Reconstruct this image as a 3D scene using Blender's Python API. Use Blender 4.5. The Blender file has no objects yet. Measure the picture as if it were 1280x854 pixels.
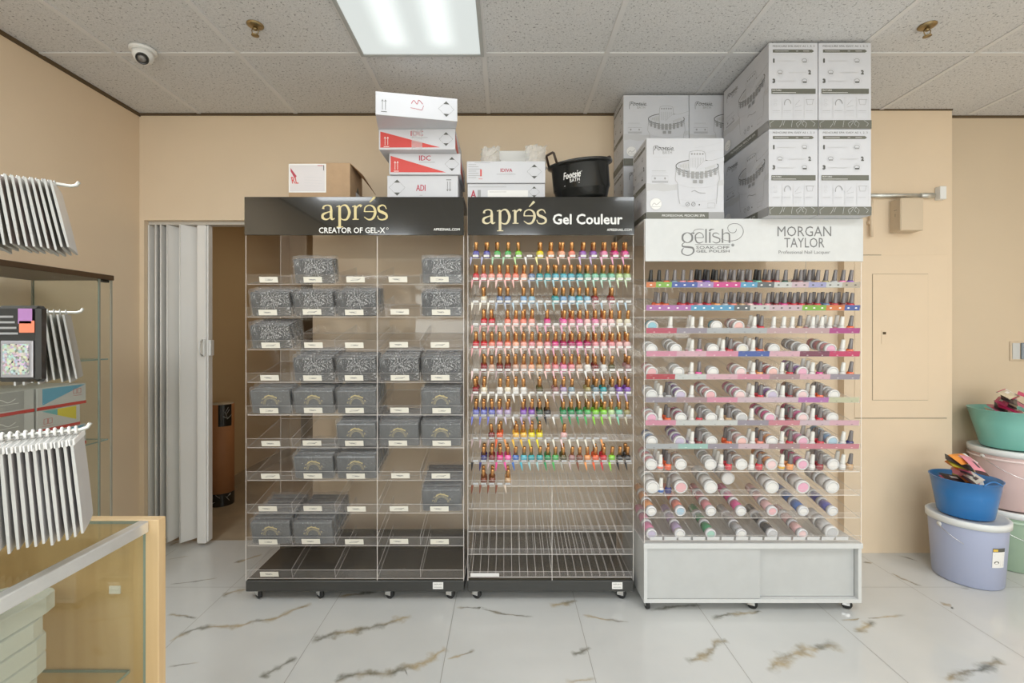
import bpy, math, random
from mathutils import Vector, Matrix
R = random.Random(7)
F, CX, CY, CZ = 580.0, 632.0, 416.0, 1.37
C = bpy.context.scene.collection

def PX(px, Y): return (px - CX) * Y / F
def PZ(py, Y): return CZ + (CY - py) * Y / F

# ------------------------------------------------------------------ materials
MATS = {}
def nodes_of(name):
    m = bpy.data.materials.new(name); m.use_nodes = True
    MATS[name] = m
    nt = m.node_tree
    return m, nt, nt.nodes['Principled BSDF']
def mat(name, col, rough=0.5, metal=0.0, spec=0.5, coat=0.0, emit=None, estr=0.0, noise=0.0, nscale=8.0, bump=0.0, bscale=60.0, trans=0.0):
    if name in MATS: return MATS[name]
    m, nt, p = nodes_of(name)
    p.inputs['Base Color'].default_value = (*col, 1)
    p.inputs['Roughness'].default_value = rough
    p.inputs['Metallic'].default_value = metal
    p.inputs['Specular IOR Level'].default_value = spec
    p.inputs['Coat Weight'].default_value = coat
    p.inputs['Transmission Weight'].default_value = trans
    if emit:
        p.inputs['Emission Color'].default_value = (*emit, 1); p.inputs['Emission Strength'].default_value = estr
    if noise or bump:
        tc = nt.nodes.new('ShaderNodeTexCoord')
    if noise:
        n = nt.nodes.new('ShaderNodeTexNoise'); n.inputs['Scale'].default_value = nscale; n.inputs['Detail'].default_value = 5
        nt.links.new(tc.outputs['Object'], n.inputs['Vector'])
        r = nt.nodes.new('ShaderNodeMapRange'); r.inputs[1].default_value = .3; r.inputs[2].default_value = .7
        r.inputs[3].default_value = 1 - noise; r.inputs[4].default_value = 1 + noise
        nt.links.new(n.outputs['Fac'], r.inputs[0])
        v = nt.nodes.new('ShaderNodeVectorMath'); v.operation = 'SCALE'; v.inputs[0].default_value = col
        nt.links.new(r.outputs[0], v.inputs['Scale']); nt.links.new(v.outputs[0], p.inputs['Base Color'])
    if bump:
        n = nt.nodes.new('ShaderNodeTexNoise'); n.inputs['Scale'].default_value = bscale; n.inputs['Detail'].default_value = 3
        nt.links.new(tc.outputs['Object'], n.inputs['Vector'])
        b = nt.nodes.new('ShaderNodeBump'); b.inputs['Strength'].default_value = bump; b.inputs['Distance'].default_value = .01
        nt.links.new(n.outputs['Fac'], b.inputs['Height']); nt.links.new(b.outputs[0], p.inputs['Normal'])
    return m
def tinted(name, rough=.15, coat=.5, metal=0, scale=1.0, spec=.5):
    """takes its colour from the object's own colour"""
    m, nt, p = nodes_of(name)
    oi = nt.nodes.new('ShaderNodeObjectInfo')
    nt.links.new(oi.outputs['Color'], p.inputs['Base Color'])
    p.inputs['Roughness'].default_value = rough; p.inputs['Coat Weight'].default_value = coat; p.inputs['Metallic'].default_value = metal
    p.inputs['Specular IOR Level'].default_value = spec
    return m
def clear(name, tint=(1, 1, 1), glossy=1.0, rough=.03, base=0.0, bcol=(1, 1, 1), bump=0.0, bscale=40):
    """thin clear sheet: transparent + fresnel reflection, optionally a little milky"""
    m, nt, p = nodes_of(name)
    nt.nodes.remove(p)
    out = nt.nodes['Material Output']
    t = nt.nodes.new('ShaderNodeBsdfTransparent'); t.inputs[0].default_value = (*tint, 1)
    g = nt.nodes.new('ShaderNodeBsdfGlossy'); g.inputs['Roughness'].default_value = rough
    g.inputs['Color'].default_value = (glossy, glossy, glossy, 1)
    fr = nt.nodes.new('ShaderNodeLayerWeight'); fr.inputs['Blend'].default_value = .5
    pw = nt.nodes.new('ShaderNodeMath'); pw.operation = 'POWER'; pw.inputs[1].default_value = 4.0
    sc_ = nt.nodes.new('ShaderNodeMapRange'); sc_.inputs[3].default_value = .035; sc_.inputs[4].default_value = .45
    nt.links.new(fr.outputs['Facing'], pw.inputs[0]); nt.links.new(pw.outputs[0], sc_.inputs[0])
    mx = nt.nodes.new('ShaderNodeMixShader')
    nt.links.new(sc_.outputs[0], mx.inputs[0]); nt.links.new(t.outputs[0], mx.inputs[1]); nt.links.new(g.outputs[0], mx.inputs[2])
    last = mx
    if bump:
        tc = nt.nodes.new('ShaderNodeTexCoord')
        n = nt.nodes.new('ShaderNodeTexNoise'); n.inputs['Scale'].default_value = bscale; n.inputs['Detail'].default_value = 2
        nt.links.new(tc.outputs['Object'], n.inputs['Vector'])
        b = nt.nodes.new('ShaderNodeBump'); b.inputs['Strength'].default_value = bump; b.inputs['Distance'].default_value = .02
        nt.links.new(n.outputs['Fac'], b.inputs['Height'])
        nt.links.new(b.outputs[0], g.inputs['Normal']); nt.links.new(b.outputs[0], fr.inputs['Normal'])
    if base:
        d = nt.nodes.new('ShaderNodeBsdfDiffuse'); d.inputs[0].default_value = (*bcol, 1)
        m2 = nt.nodes.new('ShaderNodeMixShader'); m2.inputs[0].default_value = base
        nt.links.new(mx.outputs[0], m2.inputs[1]); nt.links.new(d.outputs[0], m2.inputs[2]); last = m2
    nt.links.new(last.outputs[0], out.inputs['Surface'])
    return m

wallm = mat('wall_paint', (.735, .59, .425), .55, noise=.02, nscale=2.5, bump=.04, bscale=180)
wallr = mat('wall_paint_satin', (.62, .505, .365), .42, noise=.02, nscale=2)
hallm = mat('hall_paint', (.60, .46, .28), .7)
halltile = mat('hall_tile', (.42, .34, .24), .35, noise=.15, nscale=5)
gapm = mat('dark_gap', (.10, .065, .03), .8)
seamm = mat('paint_seam', (.30, .25, .18), .8)
white = mat('white_plastic', (.78, .78, .76), .35)
whitegl = mat('white_laminate', (.60, .61, .605), .3, noise=.02, nscale=30)
doorm = mat('accordion_vinyl', (.80, .785, .76), .4)
paper = mat('white_paper', (.82, .81, .79), .6)
offp = mat('tag_paper', (.80, .77, .68), .6)
ink = mat('dark_ink', (.10, .10, .09), .6)
midink = mat('grey_ink', (.33, .33, .33), .6)
liteink = mat('light_grey_ink', (.55, .55, .56), .6)
redink = mat('red_ink', (.62, .07, .06), .5)
redtext = mat('red_text_ink', (.45, .05, .08), .5)
boxwhite = mat('white_carton', (.60, .605, .635), .5, noise=.015, nscale=12)
bandm = mat('olive_grey_print', (.13, .13, .105), .45)
kraft = mat('kraft_cardboard', (.46, .31, .185), .75, noise=.06, nscale=18)
kraftin = mat('cardboard_inside', (.36, .20, .10), .8)
black = mat('black_plastic', (.018, .018, .016), .25, coat=.3)
blackgl = mat('black_gloss_acrylic', (.012, .011, .008), .12, coat=.6)
blackbase = mat('black_base_board', (.045, .045, .042), .4)
blackfloor = mat('brown_black_gloss_board', (.05, .042, .028), .3, coat=.4)
rubber = mat('black_rubber', (.02, .02, .02), .6)
chrome = mat('chrome', (.75, .75, .75), .2, 1.0)
alu = mat('brushed_aluminium', (.80, .80, .78), .3, .7, noise=.03, nscale=40)
galv = mat('galvanised_steel', (.62, .62, .58), .45, .8, noise=.25, nscale=14)
brass = mat('dull_brass', (.35, .26, .13), .35, .9, noise=.3, nscale=40)
goldtext = mat('gold_print', (.62, .52, .25), .35, .0)
greytext = mat('grey_sign_print', (.17, .17, .17), .5)
capgold = mat('copper_gold_cap', (.66, .34, .13), .24, .8)
capgrey = mat('smoke_grey_cap', (.17, .155, .155), .22, coat=.3)
capblack = mat('black_cap', (.02, .02, .02), .3)
capwhite = mat('ivory_white_cap', (.70, .69, .65), .3)
lidwhite = mat('white_jar_lid', (.68, .68, .67), .35)
polish = tinted('polish_glass', .12, .7)
tint_matte = tinted('tinted_print', .5, 0)
tint_plastic = tinted('tinted_plastic', .35, .2)
tint_clear = clear('clear_swatch')
acry = clear('clear_acrylic', (.998, .998, .998), .8, .03, base=.004)
acrye = clear('acrylic_edge', (.9, .9, .88), .8, .1, base=.6, bcol=(.95, .90, .86))
acrysh = clear('clear_acrylic_shelf', (.998, .998, .998), .8, .05, base=.018, bcol=(.92, .88, .86))
glass = clear('clear_glass', (.95, .965, .95), 1.0, .01)
glasst = clear('showcase_glass', (.89, .89, .84), 1.0, .01)
glasse = mat('glass_edge', (.25, .33, .30), .15)
film = clear('clinging_clear_film', (.97, .97, .97), 1.0, .16, base=.05, bcol=(.9, .9, .92), bump=1.0, bscale=45)
film2 = clear('bag_film', (.96, .96, .96), 1.0, .2, base=.35, bcol=(.85, .84, .8), bump=.8, bscale=30)
darkwood = mat('dark_wood_edge', (.07, .04, .02), .4)
diff_band = None

def wood(name, a, b, scale=3, axis='Z', rough=.4):
    m, nt, p = nodes_of(name)
    tc = nt.nodes.new('ShaderNodeTexCoord'); mp = nt.nodes.new('ShaderNodeMapping')
    s = {'X': (.08, 1, 1), 'Y': (1, .08, 1), 'Z': (1, 1, .06)}[axis]
    mp.inputs['Scale'].default_value = tuple(k * scale * 6 for k in s)
    n = nt.nodes.new('ShaderNodeTexNoise'); n.inputs['Scale'].default_value = 1.5; n.inputs['Detail'].default_value = 6; n.inputs['Distortion'].default_value = .6
    cr = nt.nodes.new('ShaderNodeValToRGB'); cr.color_ramp.elements[0].position = .35; cr.color_ramp.elements[1].position = .68
    cr.color_ramp.elements[0].color = (*a, 1); cr.color_ramp.elements[1].color = (*b, 1)
    L = nt.links.new
    L(tc.outputs['Object'], mp.inputs[0]); L(mp.outputs[0], n.inputs['Vector']); L(n.outputs['Fac'], cr.inputs[0]); L(cr.outputs[0], p.inputs['Base Color'])
    p.inputs['Roughness'].default_value = rough
    return m
maple = wood('maple_veneer', (.60, .42, .22), (.70, .52, .30))

def ceiling_mat():
    m, nt, p = nodes_of('mineral_fibre_tile')
    tc = nt.nodes.new('ShaderNodeTexCoord'); L = nt.links.new
    n = nt.nodes.new('ShaderNodeTexNoise'); n.inputs['Scale'].default_value = 95; n.inputs['Detail'].default_value = 2
    n2 = nt.nodes.new('ShaderNodeTexNoise'); n2.inputs['Scale'].default_value = 230; n2.inputs['Detail'].default_value = 2
    L(tc.outputs['Object'], n.inputs['Vector']); L(tc.outputs['Object'], n2.inputs['Vector'])
    r = nt.nodes.new('ShaderNodeMapRange'); r.inputs[1].default_value = .31; r.inputs[2].default_value = .40; r.inputs[3].default_value = .45; r.inputs[4].default_value = 1
    r2 = nt.nodes.new('ShaderNodeMapRange'); r2.inputs[1].default_value = .3; r2.inputs[2].default_value = .7; r2.inputs[3].default_value = .86; r2.inputs[4].default_value = 1.08
    L(n.outputs['Fac'], r.inputs[0]); L(n2.outputs['Fac'], r2.inputs[0])
    mu = nt.nodes.new('ShaderNodeMath'); mu.operation = 'MULTIPLY'; L(r.outputs[0], mu.inputs[0]); L(r2.outputs[0], mu.inputs[1])
    v = nt.nodes.new('ShaderNodeVectorMath'); v.operation = 'SCALE'; v.inputs[0].default_value = (.66, .655, .65)
    L(mu.outputs[0], v.inputs['Scale']); L(v.outputs[0], p.inputs['Base Color'])
    p.inputs['Roughness'].default_value = .9
    b = nt.nodes.new('ShaderNodeBump'); b.inputs['Strength'].default_value = .3; b.inputs['Distance'].default_value = .003
    L(mu.outputs[0], b.inputs['Height']); L(b.outputs[0], p.inputs['Normal'])
    return m
ceilm = ceiling_mat()
barm = mat('ceiling_bar_white', (.68, .67, .66), .5)

def floor_mat():
    m, nt, p = nodes_of('marble_tile')
    L = nt.links.new; N = nt.nodes.new
    tc = N('ShaderNodeTexCoord'); uv = N('ShaderNodeUVMap'); uv.uv_map = 'vein'
    sp = N('ShaderNodeSeparateXYZ'); L(uv.outputs[0], sp.inputs[0])
    # across: 0 centre .. 1 edge
    n = N('ShaderNodeTexNoise'); n.inputs['Scale'].default_value = 14; n.inputs['Detail'].default_value = 7; n.inputs['Roughness'].default_value = .7
    L(tc.outputs['Object'], n.inputs['Vector'])
    nd = N('ShaderNodeTexNoise'); nd.inputs['Scale'].default_value = 22; nd.inputs['Detail'].default_value = 4; L(tc.outputs['Object'], nd.inputs['Vector'])
    ds = N('ShaderNodeMapRange'); ds.inputs[1].default_value = .25; ds.inputs[2].default_value = .75; ds.inputs[3].default_value = -.36; ds.inputs[4].default_value = .36; L(nd.outputs['Fac'], ds.inputs[0])
    ad = N('ShaderNodeMath'); ad.operation = 'ADD'; L(sp.outputs['Y'], ad.inputs[0]); L(ds.outputs[0], ad.inputs[1])
    ab = N('ShaderNodeMath'); ab.operation = 'ABSOLUTE'; L(ad.outputs[0], ab.inputs[0])
    ed = N('ShaderNodeMath'); ed.operation = 'ABSOLUTE'; L(sp.outputs['Y'], ed.inputs[0])
    er = N('ShaderNodeMapRange'); er.inputs[1].default_value = 1; er.inputs[2].default_value = .7; L(ed.outputs[0], er.inputs[0])
    ma = N('ShaderNodeMath'); ma.operation = 'SUBTRACT'; L(n.outputs['Fac'], ma.inputs[0]); L(ab.outputs[0], ma.inputs[1])
    mr = N('ShaderNodeMapRange'); mr.interpolation_type = 'SMOOTHSTEP'; mr.inputs[1].default_value = -.25; mr.inputs[2].default_value = .75; L(ma.outputs[0], mr.inputs[0])
    en = N('ShaderNodeMath'); en.operation = 'MULTIPLY'; em = N('ShaderNodeMath'); em.operation = 'MULTIPLY'; L(mr.outputs[0], em.inputs[0]); L(er.outputs[0], em.inputs[1]); L(em.outputs[0], en.inputs[0]); L(sp.outputs['X'], en.inputs[1])
    n2 = N('ShaderNodeTexNoise'); n2.inputs['Scale'].default_value = 5; L(tc.outputs['Object'], n2.inputs['Vector'])
    cr = N('ShaderNodeValToRGB'); cr.color_ramp.elements[0].position = .42; cr.color_ramp.elements[1].position = .58
    cr.color_ramp.elements[0].color = (.15, .145, .11, 1); cr.color_ramp.elements[1].color = (.42, .33, .19, 1)
    L(n2.outputs['Fac'], cr.inputs[0])
    n3 = N('ShaderNodeTexNoise'); n3.inputs['Scale'].default_value = 1.6; n3.inputs['Detail'].default_value = 6; L(tc.outputs['Object'], n3.inputs['Vector'])
    cb = N('ShaderNodeValToRGB'); cb.color_ramp.elements[0].position = .3; cb.color_ramp.elements[1].position = .6
    cb.color_ramp.elements[0].color = (.57, .58, .57, 1); cb.color_ramp.elements[1].color = (.64, .645, .63, 1)
    L(n3.outputs['Fac'], cb.inputs[0])
    mx = N('ShaderNodeMix'); mx.data_type = 'RGBA'
    L(en.outputs[0], mx.inputs[0]); L(cb.outputs[0], mx.inputs[6]); L(cr.outputs[0], mx.inputs[7])
    L(mx.outputs[2], p.inputs['Base Color'])
    p.inputs['Roughness'].default_value = .12
    return m
floorm = floor_mat()
grout = mat('grout', (.30, .29, .26), .7)

def pack_mat(name, line):
    """black film sleeve with a busy line doodle"""
    m, nt, p = nodes_of(name)
    L = nt.links.new; N = nt.nodes.new
    tc = N('ShaderNodeTexCoord')
    n = N('ShaderNodeTexNoise'); n.inputs['Scale'].default_value = 9; n.inputs['Detail'].default_value = 2
    L(tc.outputs['Object'], n.inputs['Vector'])
    w = N('ShaderNodeTexWave'); w.inputs['Scale'].default_value = 16; w.inputs['Distortion'].default_value = 22; w.inputs['Detail'].default_value = 3; w.inputs['Detail Scale'].default_value = 1.6
    L(tc.outputs['Object'], w.inputs['Vector'])
    mr = N('ShaderNodeMapRange'); mr.inputs[1].default_value = .86; mr.inputs[2].default_value = .95; L(w.outputs['Fac'], mr.inputs[0])
    mg = N('ShaderNodeMapRange'); mg.inputs[1].default_value = .42; mg.inputs[2].default_value = .5; L(n.outputs['Fac'], mg.inputs[0])
    mm = N('ShaderNodeMath'); mm.operation = 'MULTIPLY'; L(mr.outputs[0], mm.inputs[0]); L(mg.outputs[0], mm.inputs[1])
    mx = N('ShaderNodeMix'); mx.data_type = 'RGBA'; L(mm.outputs[0], mx.inputs[0])
    mx.inputs[6].default_value = (.06, .063, .066, 1); mx.inputs[7].default_value = (*line, 1)
    L(mx.outputs[2], p.inputs['Base Color']); p.inputs['Roughness'].default_value = .3
    return m
packm = pack_mat('sleeve_silver_doodle', (.52, .52, .52))
packg = pack_mat('sleeve_plain', (.20, .205, .21)); packg.node_tree.nodes['Mix'].inputs[6].default_value = (.105, .11, .112, 1)

def glitter():
    m, nt, p = nodes_of('glitter')
    L = nt.links.new; N = nt.nodes.new
    tc = N('ShaderNodeTexCoord'); v = N('ShaderNodeTexVoronoi'); v.inputs['Scale'].default_value = 230
    L(tc.outputs['Object'], v.inputs['Vector'])
    h = N('ShaderNodeHueSaturation'); h.inputs['Saturation'].default_value = .35; h.inputs['Value'].default_value = .8
    L(v.outputs['Color'], h.inputs['Color']); L(h.outputs[0], p.inputs['Base Color'])
    p.inputs['Metallic'].default_value = .4; p.inputs['Roughness'].default_value = .3
    return m
glitterm = glitter()

def diffuser_mat():
    m, nt, p = nodes_of('lamp_diffuser')
    L = nt.links.new; N = nt.nodes.new
    tc = N('ShaderNodeTexCoord'); sp = N('ShaderNodeSeparateXYZ'); L(tc.outputs['Object'], sp.inputs[0])
    # two tubes under the prismatic sheet: brighter along x = +-0.11
    ab = N('ShaderNodeMath'); ab.operation = 'ABSOLUTE'; L(sp.outputs['X'], ab.inputs[0])
    su = N('ShaderNodeMath'); su.operation = 'SUBTRACT'; su.inputs[1].default_value = .11; L(ab.outputs[0], su.inputs[0])
    a2 = N('ShaderNodeMath'); a2.operation = 'ABSOLUTE'; L(su.outputs[0], a2.inputs[0])
    ay = N('ShaderNodeMath'); ay.operation = 'ABSOLUTE'; L(sp.outputs['Y'], ay.inputs[0])
    r1 = N('ShaderNodeMapRange'); r1.interpolation_type = 'SMOOTHSTEP'; r1.inputs[1].default_value = .10; r1.inputs[2].default_value = .0; L(a2.outputs[0], r1.inputs[0])
    r2 = N('ShaderNodeMapRange'); r2.interpolation_type = 'SMOOTHSTEP'; r2.inputs[1].default_value = .58; r2.inputs[2].default_value = .47; L(ay.outputs[0], r2.inputs[0])
    mu = N('ShaderNodeMath'); mu.operation = 'MULTIPLY'; L(r1.outputs[0], mu.inputs[0]); L(r2.outputs[0], mu.inputs[1])
    r3 = N('ShaderNodeMapRange'); r3.inputs[3].default_value = .74; r3.inputs[4].default_value = 1.1; L(mu.outputs[0], r3.inputs[0])
    L(r3.outputs[0], p.inputs['Emission Strength'])
    p.inputs['Emission Color'].default_value = (.93, 1.0, .97, 1)
    p.inputs['Base Color'].default_value = (.1, .1, .1, 1); p.inputs['Roughness'].default_value = .4
    return m, r3
diffm, diff_r3 = diffuser_mat()

# ------------------------------------------------------------------ mesh builder
class MB:
    def __init__(s): s.v = []; s.f = []; s.m = []; s.sm = []
    def face(s, pts, m=0, smooth=False):
        b = len(s.v); s.v += [tuple(p) for p in pts]; s.f.append(tuple(range(b, b + len(pts)))); s.m.append(m); s.sm.append(smooth)
    def raw(s, vs, fs, m=0, smooth=False):
        b = len(s.v); s.v += [tuple(p) for p in vs]
        for f in fs: s.f.append(tuple(b + i for i in f)); s.m.append(m); s.sm.append(smooth)
    def box(s, x0, x1, y0, y1, z0, z1, m=0, em=None, M=None):
        """em: material for the thin edge faces (all but the two largest)"""
        x0, x1 = min(x0, x1), max(x0, x1); y0, y1 = min(y0, y1), max(y0, y1); z0, z1 = min(z0, z1), max(z0, z1)
        vs = [Vector(p) for p in ((x0, y0, z0), (x1, y0, z0), (x1, y1, z0), (x0, y1, z0), (x0, y0, z1), (x1, y0, z1), (x1, y1, z1), (x0, y1, z1))]
        if M is not None: vs = [M @ p for p in vs]
        fs = [(0, 3, 2, 1), (4, 5, 6, 7), (0, 1, 5, 4), (2, 3, 7, 6), (1, 2, 6, 5), (3, 0, 4, 7)]
        a = [(x1 - x0) * (y1 - y0)] * 2 + [(x1 - x0) * (z1 - z0)] * 2 + [(y1 - y0) * (z1 - z0)] * 2
        mx = max(a); b = len(s.v); s.v += [tuple(p) for p in vs]
        for f, ar in zip(fs, a):
            s.f.append(tuple(b + i for i in f)); s.m.append(m if (em is None or ar > mx * .98) else em); s.sm.append(False)
    def bevbox(s, x0, x1, y0, y1, z0, z1, r=.004, m=0, M=None):
        """box with chamfered edges as one closed hull"""
        cx, cy, cz = (x0 + x1) / 2, (y0 + y1) / 2, (z0 + z1) / 2; hx, hy, hz = abs(x1 - x0) / 2, abs(y1 - y0) / 2, abs(z1 - z0) / 2
        r = min(r, hx * .6, hy * .6, hz * .6)
        vs = []; idx = {}
        for sx in (-1, 1):
            for sy in (-1, 1):
                for sz in (-1, 1):
                    for k in range(3):
                        d = [hx - r, hy - r, hz - r]; d[k] += r
                        idx[(sx, sy, sz, k)] = len(vs)
                        p = Vector((cx + sx * d[0], cy + sy * d[1], cz + sz * d[2])); vs.append(M @ p if M is not None else p)
        fs = []
        def q(*k): fs.append(tuple(idx[i] for i in k))
        for sgn in (-1, 1):
            q((sgn, -1, -1, 0), (sgn, 1, -1, 0), (sgn, 1, 1, 0), (sgn, -1, 1, 0))
            q((-1, sgn, -1, 1), (1, sgn, -1, 1), (1, sgn, 1, 1), (-1, sgn, 1, 1))
            q((-1, -1, sgn, 2), (1, -1, sgn, 2), (1, 1, sgn, 2), (-1, 1, sgn, 2))
        for a in (-1, 1):
            for b in (-1, 1):
                q((-1, a, b, 1), (1, a, b, 1), (1, a, b, 2), (-1, a, b, 2))
                q((a, -1, b, 0), (a, 1, b, 0), (a, 1, b, 2), (a, -1, b, 2))
                q((a, b, -1, 0), (a, b, 1, 0), (a, b, 1, 1), (a, b, -1, 1))
                for c in (-1, 1): q((a, b, c, 0), (a, b, c, 1), (a, b, c, 2))
        s.raw(vs, fs, m)
    def lathe(s, prof, seg=16, c=(0, 0, 0), m=0, M=None, smooth=True, cap=True, sx=1, sy=1, mats=None):
        b = len(s.v)
        for r, z in prof:
            for i in range(seg):
                a = 2 * math.pi * i / seg
                p = Vector((c[0] + r * math.cos(a) * sx, c[1] + r * math.sin(a) * sy, c[2] + z)); s.v.append(tuple(M @ p if M is not None else p))
        for k in range(len(prof) - 1):
            for i in range(seg):
                j = (i + 1) % seg
                s.f.append((b + k * seg + i, b + k * seg + j, b + (k + 1) * seg + j, b + (k + 1) * seg + i)); s.m.append(mats[k] if mats else m); s.sm.append(smooth)
        if cap:
            if prof[0][0] > 1e-5: s.f.append(tuple(b + i for i in reversed(range(seg)))); s.m.append(mats[0] if mats else m); s.sm.append(False)
            if prof[-1][0] > 1e-5: s.f.append(tuple(b + (len(prof) - 1) * seg + i for i in range(seg))); s.m.append(mats[-1] if mats else m); s.sm.append(False)
    def tube(s, pts, r, seg=8, m=0, closed=False):
        pts = [Vector(p) for p in pts]; b = len(s.v); n = len(pts)
        rr = r if isinstance(r, (list, tuple)) else [r] * n
        up = None
        for k, p in enumerate(pts):
            if closed: t = pts[(k + 1) % n] - pts[k - 1]
            else: t = pts[min(k + 1, n - 1)] - pts[max(k - 1, 0)]
            t.normalize()
            if up is None:
                up = Vector((0, 0, 1)) if abs(t.z) < .9 else Vector((1, 0, 0))
            a = t.cross(up).normalized(); u = a.cross(t).normalized(); up = u
            for i in range(seg):
                an = 2 * math.pi * i / seg; s.v.append(tuple(p + (a * math.cos(an) + u * math.sin(an)) * rr[k]))
        for k in range(n if closed else n - 1):
            k2 = (k + 1) % n
            for i in range(seg):
                j = (i + 1) % seg
                s.f.append((b + k * seg + i, b + k * seg + j, b + k2 * seg + j, b + k2 * seg + i)); s.m.append(m); s.sm.append(True)
        if not closed:
            s.f.append(tuple(b + i for i in reversed(range(seg)))); s.m.append(m); s.sm.append(False)
            s.f.append(tuple(b + (n - 1) * seg + i for i in range(seg))); s.m.append(m); s.sm.append(False)
    def data(s, name, mats, origin=(0, 0, 0)):
        me = bpy.data.meshes.new(name)
        o = origin
        me.from_pydata([(a - o[0], b - o[1], c - o[2]) for a, b, c in s.v], [], s.f)
        for m_ in mats: me.materials.append(m_)
        me.polygons.foreach_set('material_index', s.m); me.polygons.foreach_set('use_smooth', s.sm)
        me.update()
        return me
    def build(s, name, mats, parent=None, origin=(0, 0, 0), loc=None):
        o = bpy.data.objects.new(name, s.data(name, mats if isinstance(mats, (list, tuple)) else [mats], origin))
        C.objects.link(o)
        if parent is not None: o.parent = parent
        else: o.location = origin
        if loc is not None: o.location = loc
        return o

def tag(o, label, cat, group=None, kind=None):
    if label: o['label'] = label
    if cat: o['category'] = cat
    if group: o['group'] = group
    if kind: o['kind'] = kind
    return o
def empty(name, loc=(0, 0, 0), rot=(0, 0, 0)):
    o = bpy.data.objects.new(name, None); C.objects.link(o); o.location = loc; o.rotation_euler = rot; o.empty_display_size = .05
    return o
def struct(o): o['kind'] = 'structure'; return o
def kids(o): return [c for c in bpy.data.objects if c.parent == o]

class Proto:
    """a thing kept as mesh data: list of (name, data, offset, parent index); spawned as real objects"""
    def __init__(s, name, parts): s.name = name; s.parts = parts
    def spawn(s, loc, rot, label, cat, group, color=None, colors=None, root_scale=None):
        objs = []
        for i, (nm, me, off, par) in enumerate(s.parts):
            o = bpy.data.objects.new(s.name if i == 0 else nm, me); C.objects.link(o)
            if i == 0:
                o.location = loc; o.rotation_euler = rot
                if root_scale: o.scale = root_scale
            else:
                o.parent = objs[par]; o.location = off
            if color is not None: o.color = (*color, 1)
            if colors and i in colors: o.color = (*colors[i], 1)
            objs.append(o)
        tag(objs[0], label, cat, group)
        return objs[0]

# text as mesh, normalised to a unit box -------------------------------------
_tc = {}
def textmesh(s):
    if s in _tc: return _tc[s]
    cu = bpy.data.curves.new('lettering_source', 'FONT'); cu.body = s; cu.resolution_u = 2
    ob = bpy.data.objects.new('lettering_source', cu); C.objects.link(ob)
    dg = bpy.context.evaluated_depsgraph_get(); ev = ob.evaluated_get(dg); me = ev.to_mesh()
    vs = [(v.co.x, v.co.y) for v in me.vertices]; fs = [tuple(p.vertices) for p in me.polygons]
    ev.to_mesh_clear(); bpy.data.objects.remove(ob); bpy.data.curves.remove(cu)
    x0 = min(v[0] for v in vs); x1 = max(v[0] for v in vs); y0 = min(v[1] for v in vs); y1 = max(v[1] for v in vs)
    vs = [((x - x0) / (x1 - x0), (y - y0) / (y1 - y0)) for x, y in vs]
    _tc[s] = (vs, fs); return _tc[s]

def spline(pts, ws, n=6, closed=False):
    P = []; W = []
    N = len(pts)
    if N == 2 and not closed: return list(pts), list(ws)
    rng = N if closed else N - 1
    def g(i): return pts[i % N] if closed else pts[max(0, min(N - 1, i))]
    for i in range(rng):
        p0, p1, p2, p3 = g(i - 1), g(i), g(i + 1), g(i + 2)
        w1, w2 = ws[i], ws[(i + 1) % N]
        for k in range(n):
            t = k / n
            P.append(tuple(.5 * ((2 * b) + (c - a) * t + (2 * a - 5 * b + 4 * c - d) * t * t + (-a + 3 * b - 3 * c + d) * t ** 3) for a, b, c, d in zip(p0, p1, p2, p3)))
            W.append(w1 + (w2 - w1) * t)
    if not closed: P.append(tuple(pts[-1])); W.append(ws[-1])
    return P, W

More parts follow.
